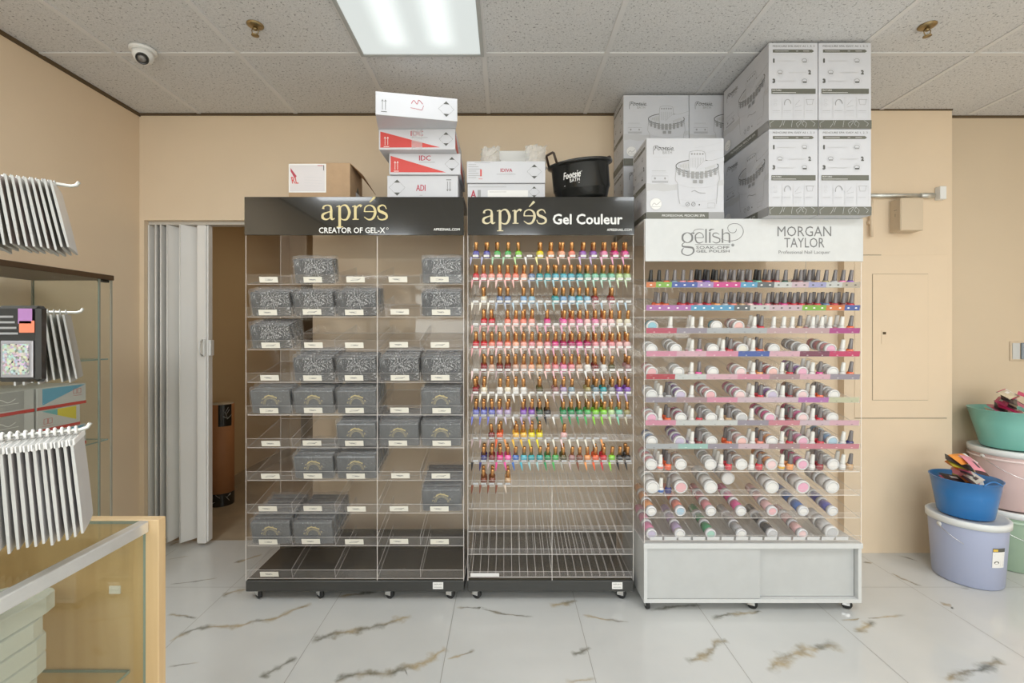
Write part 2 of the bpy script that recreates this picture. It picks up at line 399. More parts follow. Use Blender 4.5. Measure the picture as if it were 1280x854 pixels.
class Art:
    """flat printing laid on a face: origin o, unit vectors u, v, normal n; units in metres"""
    def __init__(s, o, u, v, su=1, sv=1, lift=.0006):
        s.o = Vector(o); s.u = Vector(u).normalized(); s.vv = Vector(v).normalized(); s.n = s.u.cross(s.vv).normalized()
        s.su = su; s.sv = sv; s.b = MB(); s.l = lift; s.k = 0; s.mats = []
    def mi(s, m):
        if m not in s.mats: s.mats.append(m)
        return s.mats.index(m)
    def p(s, x, y): return s.o + s.u * (x * s.su) + s.vv * (y * s.sv) + s.n * (s.l + s.k * .00003)
    def poly(s, pts, m): s.k += 1; s.b.face([s.p(*q) for q in pts], s.mi(m))
    def rect(s, x0, y0, x1, y1, m): s.poly([(x0, y0), (x1, y0), (x1, y1), (x0, y1)], m)
    def stroke(s, pts, w, m, n=6, closed=False):
        """width in metres"""
        ws = list(w) if isinstance(w, (list, tuple)) else [w] * len(pts)
        P, W = spline(pts, ws, n, closed); s.k += 1
        Q = [Vector((x * s.su, y * s.sv)) for x, y in P]; L = len(Q); vs = []
        for i, q in enumerate(Q):
            t = (Q[(i + 1) % L] - Q[i - 1]) if closed else Q[min(i + 1, L - 1)] - Q[max(i - 1, 0)]
            if t.length < 1e-9: t = Vector((1, 0))
            t.normalize(); nn = Vector((-t.y, t.x)) * W[i] * .5
            for a in (q + nn, q - nn): vs.append(s.o + s.u * a.x + s.vv * a.y + s.n * (s.l + s.k * .00003))
        fs = [(2 * i, 2 * i + 1, 2 * ((i + 1) % L) + 1, 2 * ((i + 1) % L)) for i in range(L if closed else L - 1)]
        s.b.raw(vs, fs, s.mi(m))
    def line(s, x0, y0, x1, y1, w, m): s.stroke([(x0, y0), (x1, y1)], w, m)
    def ring(s, cx, cy, rx, ry, w, m, n=20, a0=0, a1=360):
        k = [math.radians(a0 + (a1 - a0) * i / n) for i in range(n + (0 if a1 - a0 >= 360 else 1))]
        s.stroke([(cx + rx * math.cos(a), cy + ry * math.sin(a)) for a in k], w, m, n=1, closed=(a1 - a0 >= 360))
    def disc(s, cx, cy, rx, ry, m, n=20): s.poly([(cx + rx * math.cos(2 * math.pi * i / n), cy + ry * math.sin(2 * math.pi * i / n)) for i in range(n)], m)
    def text(s, t, x0, y0, x1, y1, m, shear=0, bold=0):
        vs, fs = textmesh(t)
        for dx, dy in ([(0, 0)] if not bold else [(0, 0), (bold, 0), (-bold, 0), (0, bold), (0, -bold)]):
            s.k += 1
            s.b.raw([s.p(x0 + (x1 - x0) * a + shear * b + dx, y0 + (y1 - y0) * b + dy) for a, b in vs], fs, s.mi(m))
    def build(s, name, parent=None, origin=(0, 0, 0)): return s.b.build(name, s.mats, parent, origin)

# ------------------------------------------------------------------ the room
ZC = 2.759; YB = 2.94; XL = -2.32; XR = 4.2; YF = -3.6
YBUMP = 2.885; YREC = 2.972; XB0, XB1 = 2.105, 2.776
DX0, DX1, DZ = -2.29, -1.222, 2.083      # doorway
YH = 3.13

def floor():
    b = MB()
    b.face([(XL - .2, YF, 0), (XR, YF, 0), (XR, YB + .12, 0), (XL - .2, YB + .12, 0)], 0)
    g = .0012
    for k in range(-4, 8):
        x = -.256 + .61 * k
        if XL < x < XR: b.face([(x - g, YF, .0004), (x + g, YF, .0004), (x + g, YB, .0004), (x - g, YB, .0004)], 1)
    for j in range(0, 6):
        y = 2.497 - 1.22 * j
        if y > YF: b.face([(XL, y - g, .0004), (XR, y - g, .0004), (XR, y + g, .0004), (XL, y + g, .0004)], 1)
    nv0 = len(b.f)
    uvs = []
    def P5(x, y): return (200 + x / 3.048, 660 + y / 3.048)
    def P6(x, y): return (600 + x / 1.882, 660 + y / 1.882)
    V = []
    for pts, w in [
        ([(40, 435), (100, 400), (180, 378), (300, 375), (360, 355), (430, 350), (500, 315), (580, 290)], 8),
        ([(575, 430), (650, 410), (730, 393), (820, 378), (880, 358), (960, 335)], 12),
        ([(375, 570), (420, 550), (470, 520), (525, 497)], 10),
        ([(665, 590), (700, 570), (780, 555), (880, 555), (930, 530), (1000, 520), (1050, 485), (1095, 460)], 12),
        ([(30, 330), (80, 335), (140, 345)], 5), ([(235, 262), (280, 245), (330, 235)], 8), ([(280, 135), (330, 120), (390, 100)], 5),
        ([(30, 70), (90, 50), (200, 42)], 5), ([(1095, 500), (1150, 485), (1200, 465)], 4), ([(680, 262), (750, 252), (830, 245)], 6),
        ([(1130, 305), (1200, 305), (1280, 318)], 4.5), ([(30, 120), (110, 108)], 2.5), ([(40, 215), (130, 205), (220, 190)], 2.5), ([(30, 530), (150, 512)], 3)]:
        V.append(([P5(*p) for p in pts], w))
    for pts, w in [
        ([(165, 185), (200, 178), (228, 170)], 9), ([(0, 190), (60, 203), (125, 210)], 3.5), ([(240, 205), (290, 215), (350, 222)], 4.5),
        ([(215, 298), (240, 292), (258, 280)], 8), ([(545, 215), (590, 203), (640, 200), (660, 195)], 7), ([(400, 195), (460, 185), (520, 182)], 6),
        ([(485, 315), (530, 300), (560, 270), (583, 265)], 11), ([(680, 340), (720, 305), (780, 285), (848, 275)], 17),
        ([(850, 218), (900, 215), (1000, 205)], 3.5), ([(880, 245), (905, 235), (925, 218)], 9), ([(967, 107), (1000, 122), (1040, 138)], 5),
        ([(1090, 183), (1100, 181), (1110, 183)], 8), ([(900, 82), (925, 82)], 5), ([(985, 65), (1030, 78)], 5),
        ([(1100, 362), (1130, 345), (1200, 325), (1225, 308)], 12), ([(1130, 142), (1152, 144)], 3), ([(200, 362), (275, 356)], 6)]:
        V.append(([P6(*p) for p in pts], w))
    z = .0003
    def ground(px, py):
        Y = CZ * F / (py - CY); return Vector(((px - CX) * Y / F, Y))
    cnt = []
    rv = random.Random(3)
    world = []
    for pts, w in V:
        G = [ground(*p) for p in pts]
        ym = sum(g_.y for g_ in G) / len(G)
        world.append((G, w * ym / F * .78))
    for i in range(40):                      # the same veining on the tiles behind the viewpoint
        x, y = rv.uniform(-2, 4), rv.uniform(-3.4, 1.2); a = rv.uniform(.2, .9); L = rv.uniform(.15, .6)
        G = [Vector((x + math.cos(a) * L * t + rv.uniform(-.02, .02), y + math.sin(a) * L * t + rv.uniform(-.02, .02))) for t in (0, .25, .5, .75, 1)]
        world.append((G, rv.uniform(.01, .02)))
    for gi, (G, w) in enumerate(world):
        z = .0002 + gi * .000006
        P, _ = spline([tuple(g_) for g_ in G], [1] * len(G), 7) if len(G) > 2 else ([tuple(G[0].lerp(G[1], t / 8)) for t in range(9)], 0)
        P = [Vector(p) for p in P]
        n = len(P); rows = []
        for i in range(n):
            t = (P[min(i + 1, n - 1)] - P[max(i - 1, 0)]).normalized(); nn = Vector((-t.y, t.x))
            ww = w * (.8 + .25 * math.sin(i * .9 + w * 900))
            e = min(1, min(i, n - 1 - i) / 3 + .1)
            rows.append(((P[i] + nn * ww * 1.6, P[i], P[i] - nn * ww * 1.6), e))
        for i in range(n - 1):
            (a, m_, c), e0 = rows[i]; (a2, m2, c2), e1 = rows[i + 1]
            b.face([(a.x, a.y, z), (m_.x, m_.y, z), (m2.x, m2.y, z), (a2.x, a2.y, z)], 0); uvs.append([(e0, 1), (e0, 0), (e1, 0), (e1, 1)])
            b.face([(m_.x, m_.y, z), (c.x, c.y, z), (c2.x, c2.y, z), (m2.x, m2.y, z)], 0); uvs.append([(e0, 0), (e0, -1), (e1, -1), (e1, 0)])
    o = b.build('floor', [floorm, grout])
    ul = o.data.uv_layers.new(name='vein')
    for pi, p in enumerate(o.data.polygons):
        for k, li in enumerate(p.loop_indices):
            ul.data[li].uv = (0, 9) if pi < nv0 else uvs[pi - nv0][k]
    struct(o)
floor()

def ceiling():
    b = MB(); b.box(XL, XR, YF, YB + .2, ZC, ZC + .05); struct(b.build('ceiling', ceilm))
    b = MB(); h = .012
    # main bars in both directions, flush a touch below the tiles
    k = -4
    for k in range(-4, 8):
        x = -.1075 + .61 * k
        if x < XR: b.box(x - h, x + h, YF, YB, ZC - .0045, ZC + .001)
    for j in range(0, 6):
        y = 2.31 - 1.22 * j
        b.box(XL, XR, y - h, y + h, ZC - .004, ZC + .001)
    struct(b.build('trim_1', barm))
    b = MB()   # dark strips along the wall tops, painting in the wall angle's shadow
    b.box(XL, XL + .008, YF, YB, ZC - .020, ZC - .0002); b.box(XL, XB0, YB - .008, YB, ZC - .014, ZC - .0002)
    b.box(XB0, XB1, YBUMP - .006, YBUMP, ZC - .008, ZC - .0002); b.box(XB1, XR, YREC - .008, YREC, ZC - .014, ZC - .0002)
    struct(b.build('shadow_trim_2', gapm))
ceiling()

def walls():
    b = MB(); b.box(XL - .15, XL, YF, YB + .05, 0, ZC); struct(b.build('wall_left', wallm))
    b = MB()
    b.box(XL - .15, DX0, YB, YH, 0, ZC); b.box(DX0, DX1, YB, YH, DZ, ZC); b.box(DX1, XB0 + .05, YB, YH, 0, ZC)
    b.box(XB0, XB1, YBUMP, YH, 0, ZC)
    struct(b.build('wall_back', wallm))
    b = MB(); b.box(XB1, XR + .2, YREC, YH, 0, ZC); struct(b.build('wall_recess', wallr))
    b = MB(); b.box(XR, XR + .15, YF, YREC, 0, ZC); struct(b.build('wall_right', wallm))
    b = MB(); wx0, wx1, wz0, wz1 = -1.9, 3.8, .35, 2.35
    b.box(XL, wx0, YF - .15, YF, 0, ZC); b.box(wx1, XR, YF - .15, YF, 0, ZC); b.box(wx0, wx1, YF - .15, YF, 0, wz0); b.box(wx0, wx1, YF - .15, YF, wz1, ZC); struct(b.build('wall_front', wallm))
    b = MB()
    for i in range(5): x = wx0 + (wx1 - wx0) * i / 4; b.box(x - .025, x + .025, YF - .09, YF - .04, wz0, wz1)
    b.box(wx0, wx1, YF - .09, YF - .04, wz0, wz0 + .05); b.box(wx0, wx1, YF - .09, YF - .04, wz1 - .05, wz1)
    wf = struct(b.build('fill_window_1', alu)); b = MB(); b.box(wx0, wx1, YF - .068, YF - .062, wz0 + .05, wz1 - .05); b.build('fill_window_pane', glass, wf)  # unseen window, added so frontal fill light can enter
    la = bpy.data.lights.new('front_fill', 'AREA'); la.shape = 'RECTANGLE'; la.size = 5.6; la.size_y = 2.2; la.energy = 190; la.color = (.93, .97, 1.0)
    lo = bpy.data.objects.new('front_fill', la); C.objects.link(lo); lo.location = (.95, YF - .5, 1.4); lo.rotation_euler = (math.pi / 2, 0, 0)  # added fill light outside the opening, evens out the shade behind the racks
    # hall behind the doorway
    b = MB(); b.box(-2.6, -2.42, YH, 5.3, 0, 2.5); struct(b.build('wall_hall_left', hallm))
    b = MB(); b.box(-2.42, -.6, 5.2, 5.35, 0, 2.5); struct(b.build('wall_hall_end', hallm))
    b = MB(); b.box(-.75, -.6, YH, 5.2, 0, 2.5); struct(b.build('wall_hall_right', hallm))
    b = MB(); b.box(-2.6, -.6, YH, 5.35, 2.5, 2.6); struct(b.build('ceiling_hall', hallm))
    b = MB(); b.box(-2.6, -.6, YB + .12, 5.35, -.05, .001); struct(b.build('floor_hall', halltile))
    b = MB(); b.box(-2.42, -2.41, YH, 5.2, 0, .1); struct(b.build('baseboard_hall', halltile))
    b = MB(); b.box(-2.28, -1.5, 5.17, 5.2, 0, 2.1, 0); b.box(-2.20, -1.6, 5.165, 5.17, .2, 1.9, 0); struct(b.build('door_2', mat('dark_brown_door', (.10, .065, .03), .5)))
walls()

def accordion_door():
    root = empty('door_1', (-2.2, 3.0, 0)); root['kind'] = 'structure'
    O = (-2.2, 3.0, 0); zt, zb = 2.06, .03
    fold = [(181, 3.04), (186, 2.97), (194, 3.04), (194.6, 2.965), (200, 3.04), (201, 2.965), (208, 3.04), (209, 2.96), (224.5, 3.05), (225, 2.955), (250, 3.045)]
    for i in range(len(fold) - 1):
        (p0, y0), (p1, y1) = fold[i], fold[i + 1]
        a = Vector((PX(p0, y0), y0, 0)); c = Vector((PX(p1, y1), y1, 0)); t = (c - a).normalized(); n = Vector((-t.y, t.x, 0)) * .003
        b = MB(); vs = [a + n, a - n, c - n, c + n]
        b.raw([v + Vector((0, 0, zb)) for v in vs] + [v + Vector((0, 0, zt)) for v in vs], [(0, 1, 2, 3), (7, 6, 5, 4), (0, 4, 5, 1), (1, 5, 6, 2), (2, 6, 7, 3), (3, 7, 4, 0)])
        b.tube([a + Vector((0, 0, zb)), a + Vector((0, 0, zt))], .005, 8)
        b.build('folding_leaf', doorm, root, O)
    b = MB(); x0, x1 = PX(250, 3.0), PX(261.5, 3.0)
    b.bevbox(x0, x1, 2.965, 3.035, zb - .01, zt, .006); b.box(x1, x1 + .008, 2.98, 3.02, zb, zt)
    b.build('lead_post', doorm, root, O)
    b = MB(); zc = PZ(435, 2.96); xm = PX(254, 2.96)
    b.bevbox(xm - .012, xm + .012, 2.952, 2.966, zc - .055, zc + .055, .003)
    b.tube([(xm, 2.955, zc - .05), (xm, 2.925, zc - .04), (xm, 2.92, zc), (xm, 2.925, zc + .04), (xm, 2.955, zc + .05)], .006)
    b.bevbox(xm + .03, xm + .045, 2.965, 3.0, zc - .05, zc + .05, .003)
    b.build('door_handle', white, root, O)
    b = MB(); b.box(DX0, DX1, 2.975, 3.035, 2.063, DZ); b.build('door_track', mat('track_white', (.6, .56, .5), .4), root, O)
accordion_door()

def lamps():
    # recessed 2x4 troffers in the grid: the one in view and those over the rest of the shop floor
    spots = [(-.4125, 1.70, 1)] + [(x, y, 0) for x, y in ((-1.6325, .48), (1.4175, .48), (3.2475, .48), (-1.6325, -2.35), (.1975, -2.35), (2.0275, -2.35), (3.8575, -2.35))]
    for i, (x, y, vis) in enumerate(spots):
        e = empty('ceiling_light', (x, y, ZC - .012))
        names = ['recessed fluorescent panel light with two glowing tubes, above the black racks'] + ['recessed fluorescent ceiling panel, ' + s for s in
                 ('overhead row, nearest the left wall', 'overhead row, middle one', 'overhead row, nearest the right wall', 'row behind the viewpoint, nearest the left wall', 'row behind the viewpoint, second from the left wall', 'row behind the viewpoint, third from the left wall', 'row behind the viewpoint, nearest the right wall')]
        tag(e, names[i], 'ceiling light', 'recessed ceiling panel lights')
        b = MB(); w, l, f = .305, .61, .017
        b.box(-w, -w + f, -l, l, -.004, .006); b.box(w - f, w, -l, l, -.004, .006); b.box(-w + f, w - f, -l, -l + f, -.004, .006); b.box(-w + f, w - f, l - f, l, -.004, .006)
        b.build('frame', mat('lamp_frame', (.42, .43, .42), .4), e)
        b = MB(); b.box(-w + f, w - f, -l + f, l - f, .001, .006); b.build('diffuser', diffm, e)
        la = bpy.data.lights.new('tube_glow', 'AREA'); la.shape = 'RECTANGLE'; la.size = .57; la.size_y = 1.18
        la.energy = 4.5 if vis else (28 if x < 0 and y > 0 else 20 if y > 0 else 30); la.color = (.93, .97, 1.0)
        lo = bpy.data.objects.new('tube_glow', la); C.objects.link(lo); lo.location = (x, y, ZC - .02)
    la = bpy.data.lights.new('hall_fill', 'AREA'); la.size = .3; la.energy = 4.5; la.color = (1, .85, .62)
    lo = bpy.data.objects.new('hall_fill', la); C.objects.link(lo); lo.location = (-1.3, 4.2, 2.45)  # added fill light with no fixture, lifts the dim hall
lamps()

def sprinkler(px, py, label):
    Y = 1.385 * F / (CY - py); x = PX(px, Y)
    e = empty('fire_sprinkler', (x, Y, ZC)); tag(e, label, 'sprinkler', 'ceiling sprinklers')
    b = MB(); b.lathe([(.0, -.001), (.036, -.001), (.036, -.004), (.026, -.011), (.014, -.013), (0, -.013)], 24); b.build('cover_plate', brass, e)
    b = MB(); b.lathe([(0, -.013), (.009, -.013), (.009, -.022), (.006, -.026), (0, -.026)], 12)
    for s in (-1, 1): b.tube([(s * .009, 0, -.015), (s * .016, 0, -.025), (s * .012, 0, -.04), (0, 0, -.046)], .0022, 6)
    b.build('frame_arms', brass, e)
    b = MB(); b.lathe([(0, -.047), (.016, -.047), (.017, -.049), (0, -.049)], 16); b.build('deflector', brass, e)
sprinkler(319, 32, 'small brass ceiling sprinkler between the dome camera and the light panel')
sprinkler(1159, 33, 'small brass ceiling sprinkler above the plain wall near the stacked cartons')

def dome_camera():
    Y = 1.385 * F / (CY - 62); x = PX(179, Y)
    e = empty('dome_camera', (x, Y, ZC)); tag(e, 'white round security camera fixed to the ceiling in the corner', 'security camera')
    b = MB(); b.lathe([(.0, -.0045), (.058, -.0045), (.058, -.012), (.054, -.018), (0, -.018)], 28); b.build('mounting_base', white, e)
    b = MB(); b.lathe([(.046, -.018), (.044, -.04), (.036, -.058), (.022, -.067), (0, -.07)], 24); b.build('housing', white, e)
    d = Vector((.35, -.62, -.7)).normalized(); q = Vector((0, 0, 1)).rotation_difference(d).to_matrix().to_4x4()
    M = Matrix.Translation(Vector((0, 0, -.035)) + d * .028) @ q
    b = MB(); b.lathe([(0, .0), (.027, 0), (.027, .012), (.024, .016), (.022, .013), (0, .013)], 24, M=M); b.build('lens_ring', black, e)
    b = MB(); b.lathe([(0, .0135), (.0205, .0135), (.012, .0185), (0, .020)], 20, M=M)
    b.build('lens', mat('lens_glass', (.2, .19, .18), .08, .3), e)
dome_camera()

# ------------------------------------------------------------------ racks
COLS = {'indigo': (.10, .10, .42), 'green': (.08, .45, .12), 'lime': (.25, .65, .05), 'yellow': (.85, .72, .03), 'orange': (.85, .35, .12), 'peach': (.88, .45, .30),
        'coral': (.85, .25, .18), 'salmon': (.85, .38, .32), 'purple': (.32, .12, .50), 'pink': (.80, .25, .45), 'magenta': (.72, .06, .28), 'red': (.62, .03, .05),
        'slate blue': (.14, .22, .40), 'teal': (.03, .36, .40), 'cyan': (.08, .45, .58), 'mint': (.22, .58, .42), 'pale green': (.50, .70, .35), 'cream': (.80, .74, .58),
        'light blue': (.22, .42, .68), 'sky blue': (.25, .48, .65), 'dark red': (.28, .02, .03), 'rose': (.78, .28, .32), 'berry': (.45, .03, .15), 'pale pink': (.85, .52, .52),
        'maroon': (.22, .03, .03), 'nude': (.66, .42, .32), 'white': (.82, .80, .76), 'olive': (.10, .09, .03), 'lilac': (.48, .38, .60), 'grey': (.30, .30, .31),
        'blue-grey': (.22, .32, .38), 'violet': (.26, .10, .50), 'periwinkle': (.16, .18, .55), 'bottle green': (.02, .09, .05), 'emerald': (.02, .28, .10),
        'amber': (.85, .50, .06), 'navy': (.03, .03, .16), 'hot pink': (.85, .12, .40), 'blue': (.05, .16, .50), 'black': (.012, .012, .014), 'brown': (.20, .06, .03),
        'mauve': (.35, .18, .18), 'tan': (.55, .36, .20), 'clear': (.72, .72, .70), 'silver': (.45, .45, .46), 'khaki': (.35, .30, .12), 'orange-red': (.80, .13, .04)}
ORD = ['first', 'second', 'third', 'fourth', 'fifth', 'sixth', 'seventh', 'eighth', 'ninth', 'tenth', 'eleventh', 'twelfth', 'thirteenth', 'fourteenth', 'fifteenth',
       'sixteenth', 'seventeenth', 'eighteenth', 'nineteenth', 'twentieth', 'twenty-first', 'twenty-second', 'twenty-third', 'twenty-fourth', 'twenty-fifth', 'twenty-sixth', 'twenty-seventh']

def caster(e, O, x, y, ztop, front=True, br=.5):
    r = .024
    b = MB(); M = Matrix.Translation((x, y, r + .001)) @ Matrix.Rotation(br, 4, 'Z') @ Matrix.Rotation(math.pi / 2, 4, 'Y')
    b.lathe([(0, -.009), (r * .6, -.009), (r, -.007), (r, .007), (r * .6, .009), (0, .009)], 18, M=M)
    w = b.build('caster', rubber, e, O)
    b = MB(); M2 = Matrix.Translation((x, y, 0)) @ Matrix.Rotation(br, 4, 'Z')
    for s in (-1, 1): b.box(s * .0115 - .001, s * .0115 + .001, -.012, .02, .02, ztop - .004, M=M2)
    b.box(-.02, .02, -.02, .03, ztop - .005, ztop - .0005, M=M2)
    b.build('fork', chrome, w, O)

def lip_rack(O, name, label, X0, X1, Yf, Yb, ztop_hdr, zbot_hdr, lips, liph, rise, slots, divh, header_mat, base_top, base_bot, tagpx, vert=None, base_wood=False, depth_top=None, header_in=0.0, tint_lips=None):
    e = empty(name, O); tag(e, label, 'display rack', 'acrylic display racks')
    t = .003
    for x in (X0, X1 - t):
        b = MB(); b.box(x, x + t, Yf, Yb, base_top, ztop_hdr - .0005, 0, 1); b.build('side_panel', [acry, acrye], e, O)
    b = MB(); b.box(X0 + t + .0005, X1 - t - .0005, Yb - t, Yb, base_top, ztop_hdr - .0005, 0, 1); b.build('back_panel', [acry, acrye], e, O)
    if vert:
        b = MB(); b.box(vert - .0012, vert + .0012, Yf, Yf + .0045, base_top, zbot_hdr if len(slots) < 21 else lips[10], 0, 1); b.build('front_brace', [acry, acrye], e, O)
    sh = []
    x0, x1 = X0 + t + .001, X1 - t - .001
    a = math.atan2(rise, Yb - Yf); fo = liph * math.sin(a) + .0015; Ys = Yf + fo; ln = Yb - t - .002 - Ys; a = math.atan2(rise, ln)
    for z in lips:
        b = MB()
        M = Matrix.Translation((0, Ys, z)) @ Matrix.Rotation(a, 4, 'X')
        L = ln / math.cos(a)
        b.box(x0, x1, 0, L, 0, t, 0, 1, M=M)
        b.box(x0, x1, -.0025, .0, 0, liph, 0, 1, M=M)
        s_ = b.build('shelf', [acrysh, acrye], e, O); sh.append(s_)
        b = MB()
        if len(slots) == 4:
            for xd in slots:
                b = MB(); b.box(xd - .0008, xd + .0008, .003, L - .002, t, t + divh, 0, 1, M=M); b.build('divider', [acrysh, acrye], s_, O)
        else:
            for xd in (slots if not (len(slots) == 21 and z == lips[0]) else [PX(594.5 + 13.5 * (i_ - .5), Yf) for i_ in range(16)]):
                if x0 + .002 < xd < x1 - .002: b.box(xd - .0008, xd + .0008, .003, L - .002, t, t + divh, 0, 1, M=M)
            if b.v: b.build('divider_rails', [acrysh, acrye], s_, O)
    SHELF[Yf, rise] = Ys
    return e, sh, a
SHELF = {}

def lip_art(Ys, z, a): return Art((0, Ys - .0025 * math.cos(a), z - .0025 * math.sin(a)), (1, 0, 0), (0, -math.sin(a), math.cos(a)), lift=.0003)
def shelfpos(Ys, z, a, d, lift=.0036):
    """point at distance d behind the lip on the tilted shelf surface"""
    return Ys + d * math.cos(a) - lift * math.sin(a), z + d * math.sin(a) + lift * math.cos(a)

# --- apres letters
def draw_apres(A, x0, y0, xh, m):
    W = [0]
    def S(pts, ws, ox):
        A.stroke([(x0 + (ox + x) * xh, y0 + y * xh) for x, y in pts], [w * xh * 1.08 for w in ws], m)
    o = 0
    S([(.15, .74), (.20, .92), (.44, 1.0), (.66, .92), (.70, .68)], [.16, .10, .06, .11, .16], o)
    S([(.70, .7), (.70, .18), (.78, .03), (.95, .10)], [.17, .17, .12, .04], o)
    S([(.70, .58), (.42, .50), (.14, .36), (.12, .14), (.32, .02), (.54, .08), (.70, .28)], [.05, .08, .15, .17, .10, .06, .04], o)
    o = 1.02
    S([(.27, .95), (.27, -.5)], [.17, .17], o); S([(.06, -.5), (.50, -.5)], [.06, .06], o); S([(.05, .90), (.28, .97)], [.05, .08], o)
    S([(.27, .72), (.45, .97), (.74, .96), (.94, .52), (.78, .06), (.48, .01), (.27, .2)], [.04, .07, .13, .18, .13, .07, .04], o)
    o = 2.12
    S([(.25, .95), (.25, .02)], [.17, .17], o); S([(.06, .03), (.48, .03)], [.06, .06], o); S([(.04, .90), (.26, .97)], [.05, .08], o)
    S([(.25, .58), (.36, .86), (.55, 1.0), (.68, .92)], [.04, .07, .12, .17], o)
    o = 2.86
    S([(.84, .56), (.14, .56)], [.06, .06], o)
    S([(.14, .54), (.20, .86), (.50, 1.0), (.80, .84), (.88, .48), (.72, .10), (.42, .01), (.12, .2)], [.08, .08, .07, .13, .18, .14, .09, .04], o)
    S([(.50, 1.2), (.86, 1.58)], [.05, .17], o)
    o = 3.82
    S([(.70, .74), (.58, .95), (.38, 1.0), (.16, .86), (.20, .62), (.44, .50), (.68, .36), (.70, .12), (.44, .0), (.18, .06), (.08, .28)], [.05, .07, .09, .13, .16, .18, .16, .13, .09, .07, .05], o)

def dark_header(e, O, X0, X1, Y, z0, z1):
    b = MB(); b.bevbox(X0, X1, Y - .012, Y, z0, z1, .0012); h = b.build('header_sign', blackgl, e, O)
    b = MB(); b.box(X0 + .002, X1 - .002, Y + .0005, Y + .34, z1 - .008, z1, 0); b.build('top_board', blackbase, e, O)
    return h

# ---------------- rack one (nail tip packs)
YF1, YB1 = 2.36, 2.725
X0, X1 = PX(307, YF1), PX(580, YF1)
O1 = ((X0 + X1) / 2, YF1, 0)
lips1 = [PZ(355.5 + 41.05 * k, YF1) for k in range(9)] + [PZ(725, YF1)]
zt = PZ(247, YF1); zh = PZ(294.5, YF1)
colb = [PX(p, YF1) for p in (364, 418, 471.5, 525)]
e1, sh1, a1 = lip_rack(O1, 'display_rack', 'tall clear rack under black header with gold lettering, holding black sleeved nail tip packs', X0, X1, YF1, YB1, zt, zh, lips1, .052, .085, colb, .05, blackgl, PZ(726, YF1), PZ(740, YF1), None, vert=PX(471.5, YF1))
h1 = dark_header(e1, O1, X0, X1, YF1, zh, zt)
A = Art((0, YF1 - .012, 0), (1, 0, 0), (0, 0, 1))
k = YF1 / F
draw_apres(A, PX(402.5, YF1), PZ(275.5, YF1), 18 * k, goldtext)
A.build('logo_lettering', h1, O1); A = Art((0, YF1 - .012, 0), (1, 0, 0), (0, 0, 1))
A.text('CREATOR OF GEL-X', PX(400, YF1), PZ(292, YF1), PX(482, YF1), PZ(285.2, YF1), white, bold=.0006)
A.ring(PX(485, YF1), PZ(286.5, YF1), .005, .005, .0015, white)
A.build('slogan_lettering', h1, O1); A = Art((0, YF1 - .012, 0), (1, 0, 0), (0, 0, 1))
A.text('APRESNAIL.COM', PX(542.5, YF1), PZ(289, YF1), PX(575, YF1), PZ(286, YF1), white, bold=.0003)
A.build('web_lettering', h1, O1)
def base_board(e, O, X0, X1, Yf, Yb, zb, zt, cpx):
    b = MB(); b.bevbox(X0, X1, Yf, Yb, zb, zt - .002, .003); ba = b.build('base', blackbase, e, O)
    b = MB(); b.box(X0 + .004, X1 - .004, Yf + .012, Yb - .006, zt - .002, zt, 0); b.build('base_top', blackfloor, ba, O)
    b = MB(); b.box(X0 + .005, X1 - .005, Yb - .016, Yb - .006, zt + .0005, PZ(661, Yb)); b.build('kick_board', blackfloor, ba, O)
    rr = random.Random(int(X0 * 100))
    for p in cpx: caster(e, O, PX(p, Yf + .03), Yf + .035, zb, br=rr.uniform(.75, 1.25))
    for p in (cpx[0], cpx[-1]): caster(e, O, PX(p, Yf + .03), Yb - .05, zb, br=rr.uniform(-.6, .6))
    return ba
ba = base_board(e1, O1, X0, X1, YF1, YB1, PZ(740, YF1), PZ(726, YF1), (323, 400, 487, 563))
A = Art((0, YF1, 0), (1, 0, 0), (0, 0, 1)); xs, zs = PX(541, YF1), PZ(736.5, YF1)
A.rect(xs, zs, xs + .053, zs + .035, paper); A.text('DISPLAYS', xs + .006, zs + .02, xs + .047, zs + .028, ink); A.line(xs + .006, zs + .01, xs + .047, zs + .01, .003, midink)
A.build('sticker', ba, O1)

def price_tag_mesh(w, h, seed, yoff=-.0045):
    rr = random.Random(seed)
    A = Art((0, -.0008, 0), (1, 0, 0), (0, 0, 1), lift=.0002)
    b = MB(); b.box(-w / 2, w / 2, -.0008, 0, -h / 2, h / 2, 0)
    pts = [(rr.uniform(-.3, .3) * w, rr.uniform(-.15, .15) * h) for _ in range(4)]; pts.sort()
    A.stroke(pts, h * .07, ink)
    for i in range(2): A.line(-w * .2, h * (.1 - .2 * i), w * (.1 + .1 * rr.random()), h * (.1 - .2 * i), h * .05, midink)
    for f, m_ in zip(A.b.f, A.b.m): b.face([A.b.v[i] for i in f], m_ + 1)
    return b.data('price_tag', [offp, ink, midink])
tagm = [price_tag_mesh(.094, .029, s) for s in range(4)]
tagc = [336, 390, 444, 499, 551]
for i, (z, s_) in enumerate(zip(lips1, sh1)):
    for j, p in enumerate(tagc):
        if i == 9 and j: continue
        o = bpy.data.objects.new('price_tag', tagm[(i * 5 + j) % 4]); C.objects.link(o); o.parent = s_
        o.location = (PX(p + R.uniform(-2, 2), YF1) - O1[0], YF1 - .003 - O1[1] + .001, 0)
        v_ = .027 + R.uniform(-.002, .002); Y_ = SHELF[YF1, .085]; o.rotation_euler = (a1, 0, 0)
        o.location.y = Y_ - O1[1] - v_ * math.sin(a1) - .0030 * math.cos(a1); o.location.z = z + v_ * math.cos(a1) - .003 * math.sin(a1)

Y1S, Y2S, Y3S = SHELF[YF1, .085], 0, 0
